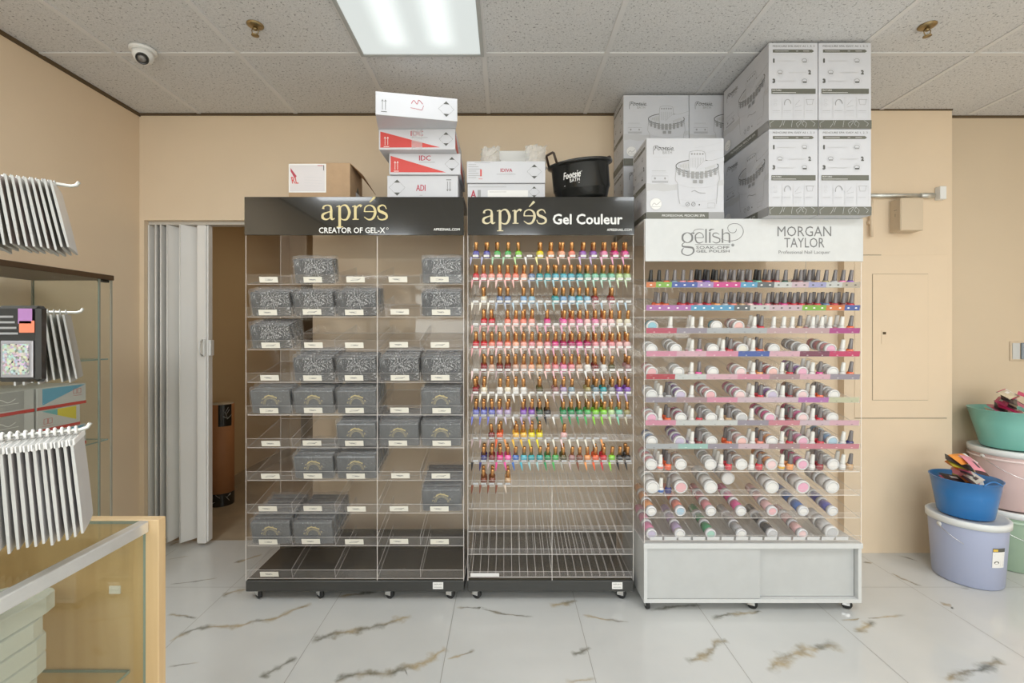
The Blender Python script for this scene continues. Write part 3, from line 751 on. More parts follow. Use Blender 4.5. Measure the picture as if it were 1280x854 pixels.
# pack protos
def pack_proto(sm, gold, seed):
    rr = random.Random(seed); W, T, H = .198, .03, .122
    b = MB(); b.bevbox(-W / 2, W / 2, 0, T, 0, H, .004)
    body = b.data('nail_tip_pack', [sm])
    A = Art((0, -.0002, 0), (1, 0, 0), (0, 0, 1), lift=.0003)
    c = goldtext if gold else mat('silver_print', (.5, .5, .5), .35)
    for r_ in (.030, .036): A.ring(0, .05, r_, r_ * 1.1, .0016, c, 24, 0, 180)
    for q in range(7):
        an = math.radians(18 + q * 24); A.stroke([(.041 * math.cos(an), .05 + .045 * math.sin(an)), (.050 * math.cos(an + .1), .05 + .053 * math.sin(an + .1)), (.044 * math.cos(an + .2), .05 + .05 * math.sin(an + .2))], .002, c, 3)
    if not gold:
        for sx in (-1, 1):
            for q in range(4): A.line(sx * (.034 + .0), .008 + q * .011, sx * .05, .01 + q * .011, .001, c)
        A.stroke([(-.018, .05), (-.01, .066), (0, .058), (.012, .068), (.02, .05)], .0022, c)
    else:
        A.stroke([(-.03, .085), (-.01, .098), (.014, .094), (.034, .086)], .006, c)
    art = A.b.data('printed_emblem', A.mats)
    # crinkled clear bag around it
    b = MB(); nx, nz = 11, 7
    def g(side):
        y = -.0035 if side < 0 else T + .0035
        return [[Vector((-W / 2 - .003 + (W + .006) * i / nx + rr.uniform(-.004, .004) * (0 < i < nx), y + side * rr.uniform(-.0012, .0035), -.0 + (H + .016) * j / nz + rr.uniform(-.004, .004) * (0 < j))) for i in range(nx + 1)] for j in range(nz + 1)]
    f, bk = g(-1), g(1)
    for j in range(nz + 1):
        for i in range(nx + 1):
            if j == nz: f[j][i].y += .008 + rr.uniform(-.004, .006); bk[j][i].y -= .008
            if j == 0: f[j][i].z = bk[j][i].z = 0.0003
    for G, fl in ((f, 0), (bk, 1)):
        for j in range(nz):
            for i in range(nx):
                q = [G[j][i], G[j][i + 1], G[j + 1][i + 1], G[j + 1][i]]
                q2 = [q[0], q[1], q[2]], [q[0], q[2], q[3]]
                if rr.random() < .5: q2 = [q[0], q[1], q[3]], [q[1], q[2], q[3]]
                for t_ in q2: b.face(t_ if not fl else t_[::-1], 0)
    for j in range(nz):
        for i, w_ in ((0, 0), (nx, 1)): b.face([f[j][i], f[j + 1][i], bk[j + 1][i], bk[j][i]], 0)
    for i in range(nx): b.face([f[nz][i], f[nz][i + 1], bk[nz][i + 1], bk[nz][i]], 0)
    bag = b.data('clear_bag', [film])
    return Proto('nail_tip_pack', [('nail_tip_pack', body, (0, 0, 0), None), ('printed_emblem', art, (0, 0, 0), 0), ('clear_bag', bag, (0, 0, 0), 0)])
packsS = [pack_proto(packm, False, s) for s in range(3)]
packsG = [pack_proto(packg, True, 10 + s) for s in range(3)]
layout = {0: {1: 2, 4: 3}, 1: {0: 3, 1: 3, 2: 4, 4: 3}, 2: {0: 4}, 3: {1: 5, 2: 3, 3: 5, 4: 4}, 4: {0: 3, 1: 4, 2: 5, 4: 5}, 5: {2: 6, 3: 5, 4: 6}, 6: {1: 5, 2: 6}, 7: {4: 6}, 8: {0: 6, 1: 6}}
colname = ['first column', 'second column', 'third column', 'fourth column', 'fifth column']
for i, row in layout.items():
    for c, n in row.items():
        for q in range(n):
            pr = (packsS if i < 4 else packsG)[R.randrange(3)]
            y, z = shelfpos(Y1S, lips1[i], a1, .010 + q * .045)
            w = 'front pack' if q == 0 else ORD[q] + ' pack back'
            pr.spawn((PX((337, 391, 445, 498.3, 551.5)[c], YF1) + R.uniform(-.002, .002), y, z + .0006), (a1 + R.uniform(-.01, .0) , 0, 0),
                     f'black nail tip pack in clear bag, {ORD[i]} shelf down, {colname[c]}, {w}', 'nail tip pack', 'sleeved nail tip packs on the black-header rack')

# ---------------- rack two (gel bottles)
X0, X1 = PX(584.5, YF1), PX(792, YF1)
O2 = ((X0 + X1) / 2, YF1, 0)
lips2 = [PZ(323.5 + 28.52 * k, YF1) for k in range(15)]
pitch = 10.06
slots20 = [PX(589.5 + pitch * i, YF1) for i in range(21)]
e2, sh2, a2 = lip_rack(O2, 'display_rack', 'narrow clear rack under black header, filled with gold-capped gel polish bottles in rainbow rows', X0, X1, YF1, YB1, zt, zh, lips2, .034, .075, slots20, .014, blackgl, PZ(726, YF1), PZ(740, YF1), None, vert=PX(690.1, YF1))
h2 = dark_header(e2, O2, X0 + .002, X1, YF1, zh, zt)
A = Art((0, YF1 - .012, 0), (1, 0, 0), (0, 0, 1))
draw_apres(A, PX(602.5, YF1), PZ(280.5, YF1), 17.5 * k, mat('pale_gold_print', (.62, .55, .36), .4))
A.build('logo_lettering', h2, O2); A = Art((0, YF1 - .012, 0), (1, 0, 0), (0, 0, 1))
A.text('Gel Couleur', PX(691, YF1), PZ(281, YF1), PX(777, YF1), PZ(268.5, YF1), white, bold=.0018)
A.build('product_lettering', h2, O2); A = Art((0, YF1 - .012, 0), (1, 0, 0), (0, 0, 1))
A.text('APRESNAIL.COM', PX(758, YF1), PZ(289.5, YF1), PX(789, YF1), PZ(286.5, YF1), white, bold=.0003)
A.build('web_lettering', h2, O2)
ba = base_board(e2, O2, X0, X1, YF1, YB1, PZ(740, YF1), PZ(726, YF1), (596, 777))
A = Art((0, YF1, 0), (1, 0, 0), (0, 0, 1)); xs, zs = PX(765, YF1), PZ(736.5, YF1)
A.rect(xs, zs, xs + .053, zs + .035, paper); A.text('DISPLAYS', xs + .006, zs + .02, xs + .047, zs + .028, ink); A.line(xs + .006, zs + .01, xs + .047, zs + .01, .003, midink)
A.build('sticker', ba, O2)
A = lip_art(SHELF[YF1, .075], lips2[-1], a2); A.rect(PX(588, YF1), .006, PX(624, YF1), .026, paper); A.build('white_label', sh2[-1], O2)

rows2 = {
 0: dict(n=15, px0=594.5, pitch=13.5, cols=['indigo', 'indigo', 'green', 'green', 'lime', None, 'yellow', 'orange', 'peach', 'coral', 'purple', 'purple', 'pink', 'magenta', 'hot pink'], deep=2),
 1: dict(cols=['red', 'rose', 'salmon', 'salmon', 'coral', 'coral', 'peach', 'slate blue', 'teal', 'teal', 'cyan', 'cyan', 'cyan', 'teal', 'mint', 'mint', 'mint', 'mint', 'pale green', 'pale green'], deep=2),
 2: dict(cols=[None, 'cream', None, 'slate blue', 'slate blue', None, 'light blue', 'sky blue', None, None, 'teal', 'light blue', 'sky blue', 'cyan', 'sky blue', 'dark red', None, 'dark red', None, None], deep=2),
 3: dict(cols=[None, 'red', 'red', None, 'coral', 'salmon', 'coral', 'salmon', None, 'magenta', None, 'hot pink', 'rose', 'pink', 'pale pink', 'pink', 'pale pink', 'pale pink', 'cream', 'cream'], deep=2),
 4: dict(cols=['red', 'red', 'coral', 'rose', 'coral', 'peach', 'salmon', 'rose', 'salmon', 'rose', 'magenta', 'berry', 'berry', 'magenta', 'berry', 'rose', 'pale pink', 'rose', 'pale pink', 'pale pink'], deep=2),
 5: dict(cols=[None, 'dark red', 'nude', 'maroon', 'maroon', 'nude', 'nude', 'peach', 'tan', 'salmon', 'rose', 'pink', 'rose', 'nude', 'white', 'maroon', 'clear', 'olive', None, 'mauve'], deep=2),
 6: dict(cols=['dark red', 'cream', None, 'white', 'cream', 'white', 'white', None, 'olive', None, 'mauve', 'lilac', 'blue-grey', None, 'khaki', 'blue-grey', 'teal', 'grey', 'violet', 'violet'], deep=2),
 7: dict(cols=['periwinkle', 'periwinkle', 'periwinkle', 'lilac', 'lilac', None, 'violet', 'violet', 'bottle green', 'black', None, 'emerald', 'emerald', 'emerald', 'green', 'lime', 'lime', 'pale green', 'mint', 'khaki'], deep=2),
 8: dict(cols=[None, None, 'maroon', 'orange-red', None, 'amber', 'amber', 'yellow', 'yellow', None, None, 'pale pink'] + [None] * 8, deep=2),
 9: dict(cols=[None, 'navy', 'maroon', 'magenta', 'hot pink', 'blue', 'cyan', 'teal', 'teal', 'emerald', 'green', 'olive', 'mauve', 'brown', 'orange', 'orange-red', 'red', 'lime', 'black', 'black'], deep=1),
 10: dict(cols=[None, 'brown', 'brown', None, 'tan'] + [None] * 15, deep=2)}
single = {(9, 5), (9, 7), (8, 2), (8, 11), (5, 2), (5, 7), (5, 17), (6, 3), (6, 6), (7, 19), (3, 5), (3, 18), (3, 19), (2, 7), (6, 12)}
extra_deep = {(9, 1), (9, 2), (9, 3), (9, 4), (9, 9), (9, 15), (9, 16), (9, 19), (9, 11)}
b = MB(); b.lathe([(0, 0), (.0155, 0), (.0172, .002), (.0174, .026), (.0150, .032), (.009, .0355), (.0085, .038), (0, .037)], 14); gb = b.data('polish_glass', [polish])
b = MB(); b.lathe([(0, .0), (.0096, 0), (.0096, .034), (.0090, .0425), (.0078, .044), (0, .044)], 12); gc = b.data('cap', [capgold])
b = MB(); b.lathe([(.0174, .009), (.0177, .009), (.0177, .012), (.0174, .012)], 14, cap=False); gl = b.data('label_band', [mat('thin_gold_band', (.5, .38, .2), .4, .4)])
gelp = Proto('gel_polish_bottle', [('gel_polish_bottle', gb, (0, 0, 0), None), ('cap', gc, (0, 0, .036), 0), ('label_band', gl, (0, 0, 0), 0)])
n2 = 0
swn = 0
# swatch tips: a coloured nail tip drooping under each slot
b = MB(); vs = []
for kz in range(6):
    t_ = kz / 5; w_ = .0054 * (1 - t_) ** .7 + .0006; z_ = -.044 * t_
    for i in range(5):
        an = math.pi * (i / 4 - .5); vs.append((w_ * math.sin(an), -.0022 * math.cos(an) * (1 - t_ * .6) - .004 * t_, z_))
b.raw(vs, [(5 * r_ + i, 5 * r_ + i + 1, 5 * r_ + 5 + i + 1, 5 * r_ + 5 + i) for r_ in range(5) for i in range(4)], 0, True)
vs2 = [(x, y + .001, z) for x, y, z in vs]; b.raw(vs2, [tuple(reversed(f)) for f in [(5 * r_ + i, 5 * r_ + i + 1, 5 * r_ + 5 + i + 1, 5 * r_ + 5 + i) for r_ in range(5) for i in range(4)]], 0, True)
swatch = b.data('swatch_tip', [tint_plastic]); swsrc = b
restsw = MB(); restm = []
w_tag = MB()
wordcol = {}
for r_, d in rows2.items():
    n = d.get('n', 20); px0 = d.get('px0', 589.5 + pitch / 2); pt = d.get('pitch', pitch)
    z = lips2[r_]; cnt = 0
    A = lip_art(SHELF[YF1, .075], z, a2)
    for s in range(n):
        x = PX(px0 + pt * s, YF1); c = d['cols'][s]
        hasslot = not (r_ == 8 and s > 16) and not (r_ == 10 and s > 4)
        if hasslot:
            A.rect(x - .0135, .010, x + .0135, .021, paper if r_ < 7 else liteink); A.line(x - .009, .0155, x + .009, .0155, .0015, midink)
            # swatch
            sc = c or {0: 'clear', 2: 'sky blue' if s > 4 else 'cream', 3: 'red' if s < 9 else 'pale pink', 5: 'pale pink', 6: 'cream', 7: 'white', 8: 'cream' if 8 < s < 16 else ('maroon' if s < 2 else 'orange'), 9: 'black', 10: 'brown'}.get(r_, 'white')
            col = tuple(min(.9, .6 * q + .4 * .8) if r_ < 7 else q for q in COLS[sc])
            if swn < 96:
                o = bpy.data.objects.new('swatch_tip', swatch); C.objects.link(o); o.parent = sh2[r_]; o.color = (*col, 1)
                o.location = (x - pt * YF1 / F * .40 - O2[0], SHELF[YF1, .075] - O2[1] - .0075, z + .009); o.rotation_euler = (0, -.16 if s > 3 else .1, 0); swn += 1
            else:
                restm.append((x - pt * YF1 / F * .40, z + .009, s, col, sc))
        if not c: continue
        cnt += 1
        deep = d['deep'] + (1 if (r_, s) in extra_deep else 0)
        if (r_, s) in single: deep = 1
        for q in range(deep):
            y, zz = shelfpos(SHELF[YF1, .075], z, a2, .0195 + q * .037)
            lab = f'gold-capped {c} gel polish bottle, {ORD[r_]} shelf down, {ORD[cnt - 1]} from left, ' + ('front' if q == 0 else 'one behind' if q == 1 else 'two behind')
            gelp.spawn((x + R.uniform(-.001, .001), y, zz + .0004), (a2, 0, R.uniform(-.3, .3)), lab, 'nail polish', 'gold-capped gel polish bottles', color=COLS[c]); n2 += 1
    A.build('slot_labels', sh2[r_], O2)
print('gel bottles', n2)
# the rest of the swatches, one mesh per the counting rule (stuff)
if restm:
    cm = {}; ms = []
    for x, z, s, col, sc in restm:
        key = 'swatch_' + sc.replace(' ', '_')
        mm_ = MATS.get(key) or mat(key, col, .35)
        if mm_ not in ms: ms.append(mm_)
        M = Matrix.Translation((x, SHELF[YF1, .075] - .0075, z)) @ Matrix.Rotation(-.22 if s > 3 else .1, 4, 'Y')
        restsw.raw([M @ Vector(v) for v in swsrc.v], swsrc.f, ms.index(mm_), True)
    o = restsw.build('swatch_tips', ms, e2, O2); o['kind'] = 'stuff'

# ---------------- rack three (white header)
YF3, YB3 = 2.27, 2.69
X0, X1 = PX(805, YF3), PX(1077, YF3)
O3 = ((X0 + X1) / 2, YF3, 0)
lips3 = [PZ(y, YF3) for y in (359.6, 388.4, 417, 446, 474.7, 503.6, 532.3, 561.7, 590.5, 620, 648.4, 677)]
zt3, zh3 = PZ(274, YF3), PZ(327, YF3)
colp = 38.35
sl3 = [PX(807.5 + colp * i / 4 * 1.0, YF3) for i in range(1, 28)]
e3, sh3, a3 = lip_rack(O3, 'display_rack', 'wide clear rack with white header over white cabinet, packed with polish bottles and powder jars', X0, X1, YF3, YB3, zt3, zh3, lips3, .030, .085, [], .01, whitegl, PZ(679, YF3), PZ(754, YF3), None)
row_px = {}
X03, X13 = X0, X1
b = MB(); b.bevbox(X0 + .004, X1 + .002, YF3 - .008, YF3, zh3, zt3, .001); h3 = b.build('header_sign', whitegl, e3, O3)
b = MB(); b.box(X0 + .002, X1 + .002, YF3 + .0005, 2.925, zt3 - .01, zt3); b.build('top_board', whitegl, e3, O3)
for x in (X0 + .02, (X0 + X1) / 2, X1 - .04):
    b = MB(); b.raw([(x, 2.692, zt3 - .0105), (x, 2.92, zt3 - .0105), (x, 2.692, zt3 - .11), (x + .012, 2.692, zt3 - .0105), (x + .012, 2.92, zt3 - .0105), (x + .012, 2.692, zt3 - .11)], [(0, 1, 2), (5, 4, 3), (0, 3, 4, 1), (1, 4, 5, 2), (2, 5, 3, 0)])
    b.build('bracket', whitegl, e3, O3)
k3 = YF3 / F
A = Art((0, YF3 - .008, 0), (1, 0, 0), (0, 0, 1))
def H(x, y): return (PX(840 + x / 12.8, YF3), PZ(275 + y / 12.8, YF3))
def S(pts, ws, m=greytext, closed=False): A.stroke([H(*p) for p in pts], [w / 12.8 * k3 for w in ws], m, closed=closed)
S([(235, 210), (165, 250), (165, 330), (235, 370), (305, 330), (305, 250)], [10, 30, 30, 10, 30, 30], closed=True)
S([(190, 365), (155, 395), (165, 430), (250, 440), (320, 455), (335, 510), (290, 560), (220, 570), (155, 540), (150, 490), (175, 455)], [10, 14, 26, 30, 30, 26, 16, 14, 20, 22, 10])
S([(290, 235), (310, 215), (345, 222)], [10, 16, 34]); S([(325, 200), (360, 165), (430, 152), (500, 160)], [8, 10, 10, 8])
S([(360, 290), (490, 290)], [10, 10]); S([(490, 290), (480, 240), (425, 208), (370, 245), (362, 300), (385, 360), (435, 375), (490, 350)], [16, 12, 14, 20, 24, 20, 16, 6])
S([(532, 150), (532, 372)], [24, 24]); S([(592, 200), (592, 372)], [24, 24]); S([(585, 185), (610, 160), (665, 155)], [30, 22, 4])
S([(745, 240), (700, 215), (650, 225), (645, 265), (700, 285), (748, 310), (745, 355), (690, 375), (635, 350)], [8, 14, 16, 18, 22, 18, 16, 14, 8])
S([(795, 150), (795, 372)], [24, 24]); S([(795, 250), (840, 215), (895, 225), (905, 280), (905, 372)], [8, 14, 22, 24, 24])
S([(760, 300), (830, 330), (930, 342), (1040, 315), (1115, 240), (1120, 150), (1060, 80), (970, 65), (895, 95), (880, 150), (910, 200), (970, 212), (1010, 185), (1015, 150)], [4, 8, 9, 9, 9, 9, 9, 9, 9, 9, 9, 9, 9, 7])
S([(355, 400), (915, 400)], [8, 8])
x0, y0 = H(375, 468); x1, y1 = H(900, 425); A.text('SOAK-OFF', x0, y0, x1, y1, greytext, bold=.0004)
x0, y0 = H(375, 525); x1, y1 = H(905, 485); A.text('GEL POLISH', x0, y0, x1, y1, greytext, bold=.0004)
x0, y0 = H(958, 408); A.ring(x0, y0, .006, .006, .002, greytext); A.disc(x0, y0, .003, .003, greytext)
A.build('logo_lettering', h3, O3); A = Art((0, YF3 - .008, 0), (1, 0, 0), (0, 0, 1))
A.text('MORGAN', PX(970.5, YF3), PZ(296, YF3), PX(1037.5, YF3), PZ(283.5, YF3), greytext)
A.text('TAYLOR', PX(979, YF3), PZ(310, YF3), PX(1029, YF3), PZ(297.8, YF3), greytext)
A.text('Professional Nail Lacquer', PX(972, YF3), PZ(319, YF3), PX(1036, YF3), PZ(313.5, YF3), greytext)
A.build('second_logo_lettering', h3, O3)
# cabinet
zc1, zc0 = PZ(679, YF3), PZ(754, YF3)
b = MB(); t = .016
b.box(X0 - .002, X1 + .004, YF3 - .004, YB3, zc1 - .026, zc1 - .001); b.box(X0, X1, YF3, YB3, zc0, zc0 + .018)
b.box(X0, X0 + t, YF3, YB3, zc0 + .018, zc1 - .026); b.box(X1 - t, X1, YF3, YB3, zc0 + .018, zc1 - .026); b.box(X0 + t, X1 - t, YB3 - t, YB3, zc0 + .018, zc1 - .026)
cab = b.build('cabinet_base', whitegl, e3, O3)
xm = PX(946, YF3)
doorgrey = mat('cabinet_door_laminate', (.49, .50, .495), .35, noise=.03, nscale=12)
b = MB(); b.box(X0 + t + .001, xm + .02, YF3 + .006, YF3 + .014, zc0 + .02, zc1 - .028); b.build('sliding_door', doorgrey, cab, O3)
b = MB(); b.box(xm, X1 - t - .003, YF3 + .026, YF3 + .034, zc0 + .02, zc1 - .028); b.build('sliding_door', doorgrey, cab, O3)
for p, r_ in ((809, .1), (941, 1.0), (1059, 1.1)): caster(e3, O3, PX(p, YF3 + .03), YF3 + .035, zc0, br=r_)
for p in (809, 1059): caster(e3, O3, PX(p, YF3 + .03), YB3 - .05, zc0, br=.4)

# coloured strips in the lips
SC = {'o': (.75, .22, .06), 'g': (.25, .5, .06), 'b': (.06, .12, .42), 'l': (.42, .30, .60), 'm': (.70, .06, .30), 's': (.10, .38, .62), 'k': (.12, .14, .15), 'w': (.66, .68, .66), 'p': (.68, .52, .58),
      'v': (.42, .42, .68), 'e': (.55, .48, .38), 'O': (.50, .18, .48), 'c': (.55, .08, .14), 'y': (.34, .30, .36), 'G': (.48, .50, .52), 'f': (.60, .40, .42), 'B': (.48, .06, .28), 'P': (.74, .30, .42),
      'q': (.76, .46, .54), 'M': (.22, .05, .10), 'C': (.62, .04, .15), 'd': (.42, .28, .30), 'r': (.66, .24, .30), 'n': (.38, .62, .56), 'a': (.62, .62, .42), 'R': (.50, .05, .07)}
strips = [
 [(808, 820, 'o'), (820, 840, 'g'), (840, 872, 'b'), (872, 892, 'l'), (892, 926, 'm'), (926, 947, 's'), (947, 968, 'k'), (968, 990, 'w'), (990, 1011, 'p'), (1011, 1033, 'v'), (1033, 1053, 'w'), (1053, 1075, 'e')],
 [(808, 864, 'O'), (864, 918, 's'), (918, 938, 'k'), (938, 962, 'w'), (962, 1003, 'p'), (1003, 1033, 'g'), (1033, 1056, 'o'), (1056, 1075, 'b')],
 [(808, 846, 'c'), (846, 884, 'y'), (884, 959, 'G'), (959, 1037, 'f'), (1037, 1075, 'B')],
 [(808, 846, 'P'), (846, 883, 'q'), (883, 923, 'P'), (923, 962, 'b'), (962, 1000, 'q'), (1000, 1037, 'M'), (1037, 1075, 'C')],
 [(808, 844, 'R'), (844, 883, 'w'), (883, 922, 'q'), (922, 962, 'P'), (962, 1000, 'd'), (1000, 1038, 'q'), (1038, 1075, 'y')],
 [(807, 846, 'y'), (846, 884, 'd'), (884, 922, 'P'), (922, 960, 'p'), (960, 998, 'p'), (998, 1036, 'O'), (1036, 1074, 'a')],
 [(807, 845, 'P'), (845, 884, 'w'), (884, 922, 'w'), (922, 961, 'y'), (961, 1000, 'r'), (1000, 1037, 'p'), (1037, 1074, 'q')],
 [(807, 848, 'G'), (848, 885, 'n'), (885, 923, 'y'), (923, 961, 'p'), (961, 1000, 'd'), (1000, 1036, 'r'), (1036, 1074, 'r')]]
for i, st in enumerate(strips):
    A = lip_art(SHELF[YF3, .085], lips3[i], a3); z = 0
    for p0, p1, c in st:
        key = 'strip_' + c + ('_hi' if c.isupper() else '')
        m_ = MATS.get(key) or mat(key, tuple(q * .68 + .035 for q in SC[c]), .35)
        xa, xb = max(PX(p0, YF3), X0 + .005), min(PX(p1, YF3), X1 - .005)
        A.rect(xa, z + .002, xb, z + .028, m_)
        n = max(1, round((p1 - p0) / (10.4 if i < 2 else 19)))
        for q in range(n):
            xc = xa + (xb - xa) * (q + .5) / n
            if i < 2: A.disc(xc, z + .014, .006, .0035, ink if c in 'wpev' else paper, 10)
            else: A.line(xc - .002, z + .008, xc + .006, z + .008, .002, paper if c not in 'wpqGa' else ink); A.line(xc - .02, z + .022, xc - .006, z + .022, .0012, midink)
    A.build('label_strip', sh3[i], O3)
for i in range(8, 12):
    A = lip_art(SHELF[YF3, .085], lips3[i], a3); z = 0
    for q in range(14 if i > 10 else 4):
        xc = X0 + .06 + q * (.07 if i > 10 else .26); A.rect(xc - .03, z + .006, xc + .03, z + .024, mat('clear_label', (.62, .62, .62), .5)) if i > 10 else None
    if A.mats: A.build('label_strip', sh3[i], O3)

# protos
b = MB(); b.lathe([(0, 0), (.0155, 0), (.0168, .002), (.0168, .021), (.0140, .028), (.009, .031), (0, .031)], 14); body = b.data('lacquer_glass', [polish])
def capm(name, m_, r0=.0088, r1=.0066, h=.052):
    b = MB(); b.lathe([(0, 0), (r0 + .0006, 0), (r0, .004), (r1, h - .002), (r1 - .001, h), (0, h)], 12); return b.data(name, [m_])
cg, cb_, cw = capm('cap', capgrey, .0108, .0078), capm('cap', capblack, .0108, .0078), capm('cap', capwhite, .0112, .0084, .046)
lacq = Proto('nail_lacquer_bottle', [('nail_lacquer_bottle', body, (0, 0, 0), None), ('cap', cg, (0, 0, .0292), 0)])
lacqk = Proto('nail_lacquer_bottle', [('nail_lacquer_bottle', body, (0, 0, 0), None), ('cap', cb_, (0, 0, .0292), 0)])
b = MB(); b.lathe([(0, 0), (.0148, 0), (.0158, .002), (.0158, .008), (.0155, .022), (.011, .029), (.009, .031), (0, .031)], 14); b2 = b.data('gel_bottle_body', [mat('white_gel_bottle', (.72, .70, .68), .3)])
b = MB(); b.lathe([(.0160, .006), (.0162, .006), (.0162, .019), (.0160, .019)], 14, cap=False); b3 = b.data('colour_band', [tint_plastic])
gelw = Proto('gel_bottle', [('gel_bottle', b2, (0, 0, 0), None), ('cap', cw, (0, 0, .0305), 0), ('colour_band', b3, (0, 0, 0), 0)])
# jar lying on its side, lid towards the front; axis along +Y, origin at the point touching the shelf
def jar_proto(r, ln, lidr, lidl, lidm, bodym, name='powder_jar'):
    M = Matrix.Translation((0, 0, lidr)) @ Matrix.Rotation(-math.pi / 2, 4, 'X')    # local z -> +y
    b = MB(); b.lathe([(0, lidl - .001), (r * .9, lidl - .001), (r, lidl + .004), (r, ln - .004), (r - .004, ln), (0, ln)], 20, M=M); bd = b.data('jar_body', [bodym])
    b = MB(); b.lathe([(0, .0018), (lidr - .006, .0018), (lidr - .006, .0), (lidr - .002, 0), (lidr, .002), (lidr, lidl), (0, lidl)], 20, M=M); ld = b.data('jar_lid', [lidm])
    b = MB(); b.lathe([(0, .0012), (lidr - .008, .0012), (lidr - .008, .0017), (0, .0017)], 16, M=M, smooth=False); ds = b.data('lid_sticker', [tint_matte])
    return Proto(name, [(name, bd, (0, 0, 0), None), ('lid', ld, (0, 0, 0), 0), ('lid_sticker', ds, (0, 0, 0), 0)])
bclear = mat('frosted_jar', (.68, .68, .67), .25, coat=.3)
jar = jar_proto(.026, .048, .029, .017, lidwhite, polish)
jarw = jar_proto(.026, .048, .029, .017, lidwhite, bclear)
bigj = jar_proto(.031, .085, .033, .026, lidwhite, mat('white_jar', (.68, .67, .65), .35))
midj = jar_proto(.024, .075, .026, .020, mat('clear_lid', (.66, .66, .68), .15, coat=.5), polish)

def put(proto, px, row, c, cat, grp, kindlabel, cnt, deep=1, gap=.037, d0=.0215, sticker=None, colors=None):
    half = {'nail_lacquer_bottle': .0172, 'gel_bottle': .0172}.get(proto.name, .030 if proto in (jar, jarw) else .034 if proto is bigj else .027)
    row_px.setdefault(row, []).append((PX(px, YF3), half))
    if 'jar' in proto.name: px = max(px, 816.5 if proto is bigj else 815.3)
    if 'jar' in proto.name and sticker is not None and d0 < .006: d0 += .002
    x = PX(px, YF3)
    for q in range(deep):
        y, z = shelfpos(SHELF[YF3, .085], lips3[row], a3, d0 + q * gap)
        lab = f'{kindlabel}, {ORD[row]} shelf down, {ORD[cnt - 1]} from left, ' + ('front' if q == 0 else 'one behind' if q == 1 else 'two behind')
        cc = dict(colors or {})
        calm = lambda k_, f_, g__: tuple(q_ * (1 - f_) + g__ * f_ for q_ in COLS[k_])
        base_c = COLS[c]
        if sticker is not None: cc[2] = calm(sticker, .4, .62); base_c = calm(c, .22, .5)
        proto.spawn((x + R.uniform(-.0015, .0015), y, z + .0006), (a3, 0, R.uniform(-.02, .02)), lab, cat, grp, color=base_c, colors=cc)

GL, GW, GJ = 'grey-capped lacquer bottles on the white-header rack', 'white-capped gel bottles on the white-header rack', 'powder jars on the white-header rack'
r1x = [(815, 'black', 1), (825, 'olive', 1), (835, 'orange-red', 0), (845.2, 'blue-grey', 0), (855.7, 'rose', 0), (866, 'coral', 0), (876.3, 'rose', 1), (886.5, 'violet', 1), (897.5, 'orange', 1), (908.5, 'mauve', 0), (919.3, 'tan', 0), (930, 'khaki', 0),
       (940.3, 'red', 0), (951.7, 'mint', 1), (963.5, 'orange-red', 0), (974.5, 'red', 0), (984.8, 'bottle green', 0), (1003.5, 'mauve', 0), (1014.5, 'grey', 0), (1025.5, 'tan', 0), (1036, 'khaki', 0), (1047, 'silver', 0), (1057.5, 'pink', 0), (1067.5, 'violet', 0)]
for n, (p, c, blk) in enumerate(r1x): put(lacqk if blk else lacq, p, 0, c, 'nail polish', GL, f'{"black" if blk else "grey"}-capped {c} nail lacquer bottle', n + 1, 2 if n in (6, 7, 8, 9, 10, 11, 12, 13, 14, 15, 17, 18, 19) else 1, d0=.022)
r2x = [(823.6, 'orange-red'), (834, 'orange-red'), (856, 'red'), (866.3, 'red'), (876.8, 'rose'), (888, 'red'), (899, 'orange'), (909.4, 'silver'), (920, 'coral'), (930.3, 'tan'), (941, 'pale pink'), (952.5, 'berry'), (963, 'rose'), (973.4, 'dark red'), (984.2, 'magenta'),
       (995.2, 'red'), (1005.5, 'red'), (1015.8, 'dark red'), (1026.2, 'red'), (1037, 'slate blue'), (1047.6, 'red'), (1058, 'maroon'), (1068, 'red')]
for n, (p, c) in enumerate(r2x): put(lacq, p, 1, c, 'nail polish', GL, f'grey-capped {c} nail lacquer bottle', n + 1, 1 if n in (7, 12) else 2, d0=.022)
def g_(p, c='white', d=2): return ('w', p, c, d)
def k_(p, c='red', d=2): return ('k', p, c, d)
def j_(p, c='clear', d=2, st='white'): return ('j', p, c, d, st)
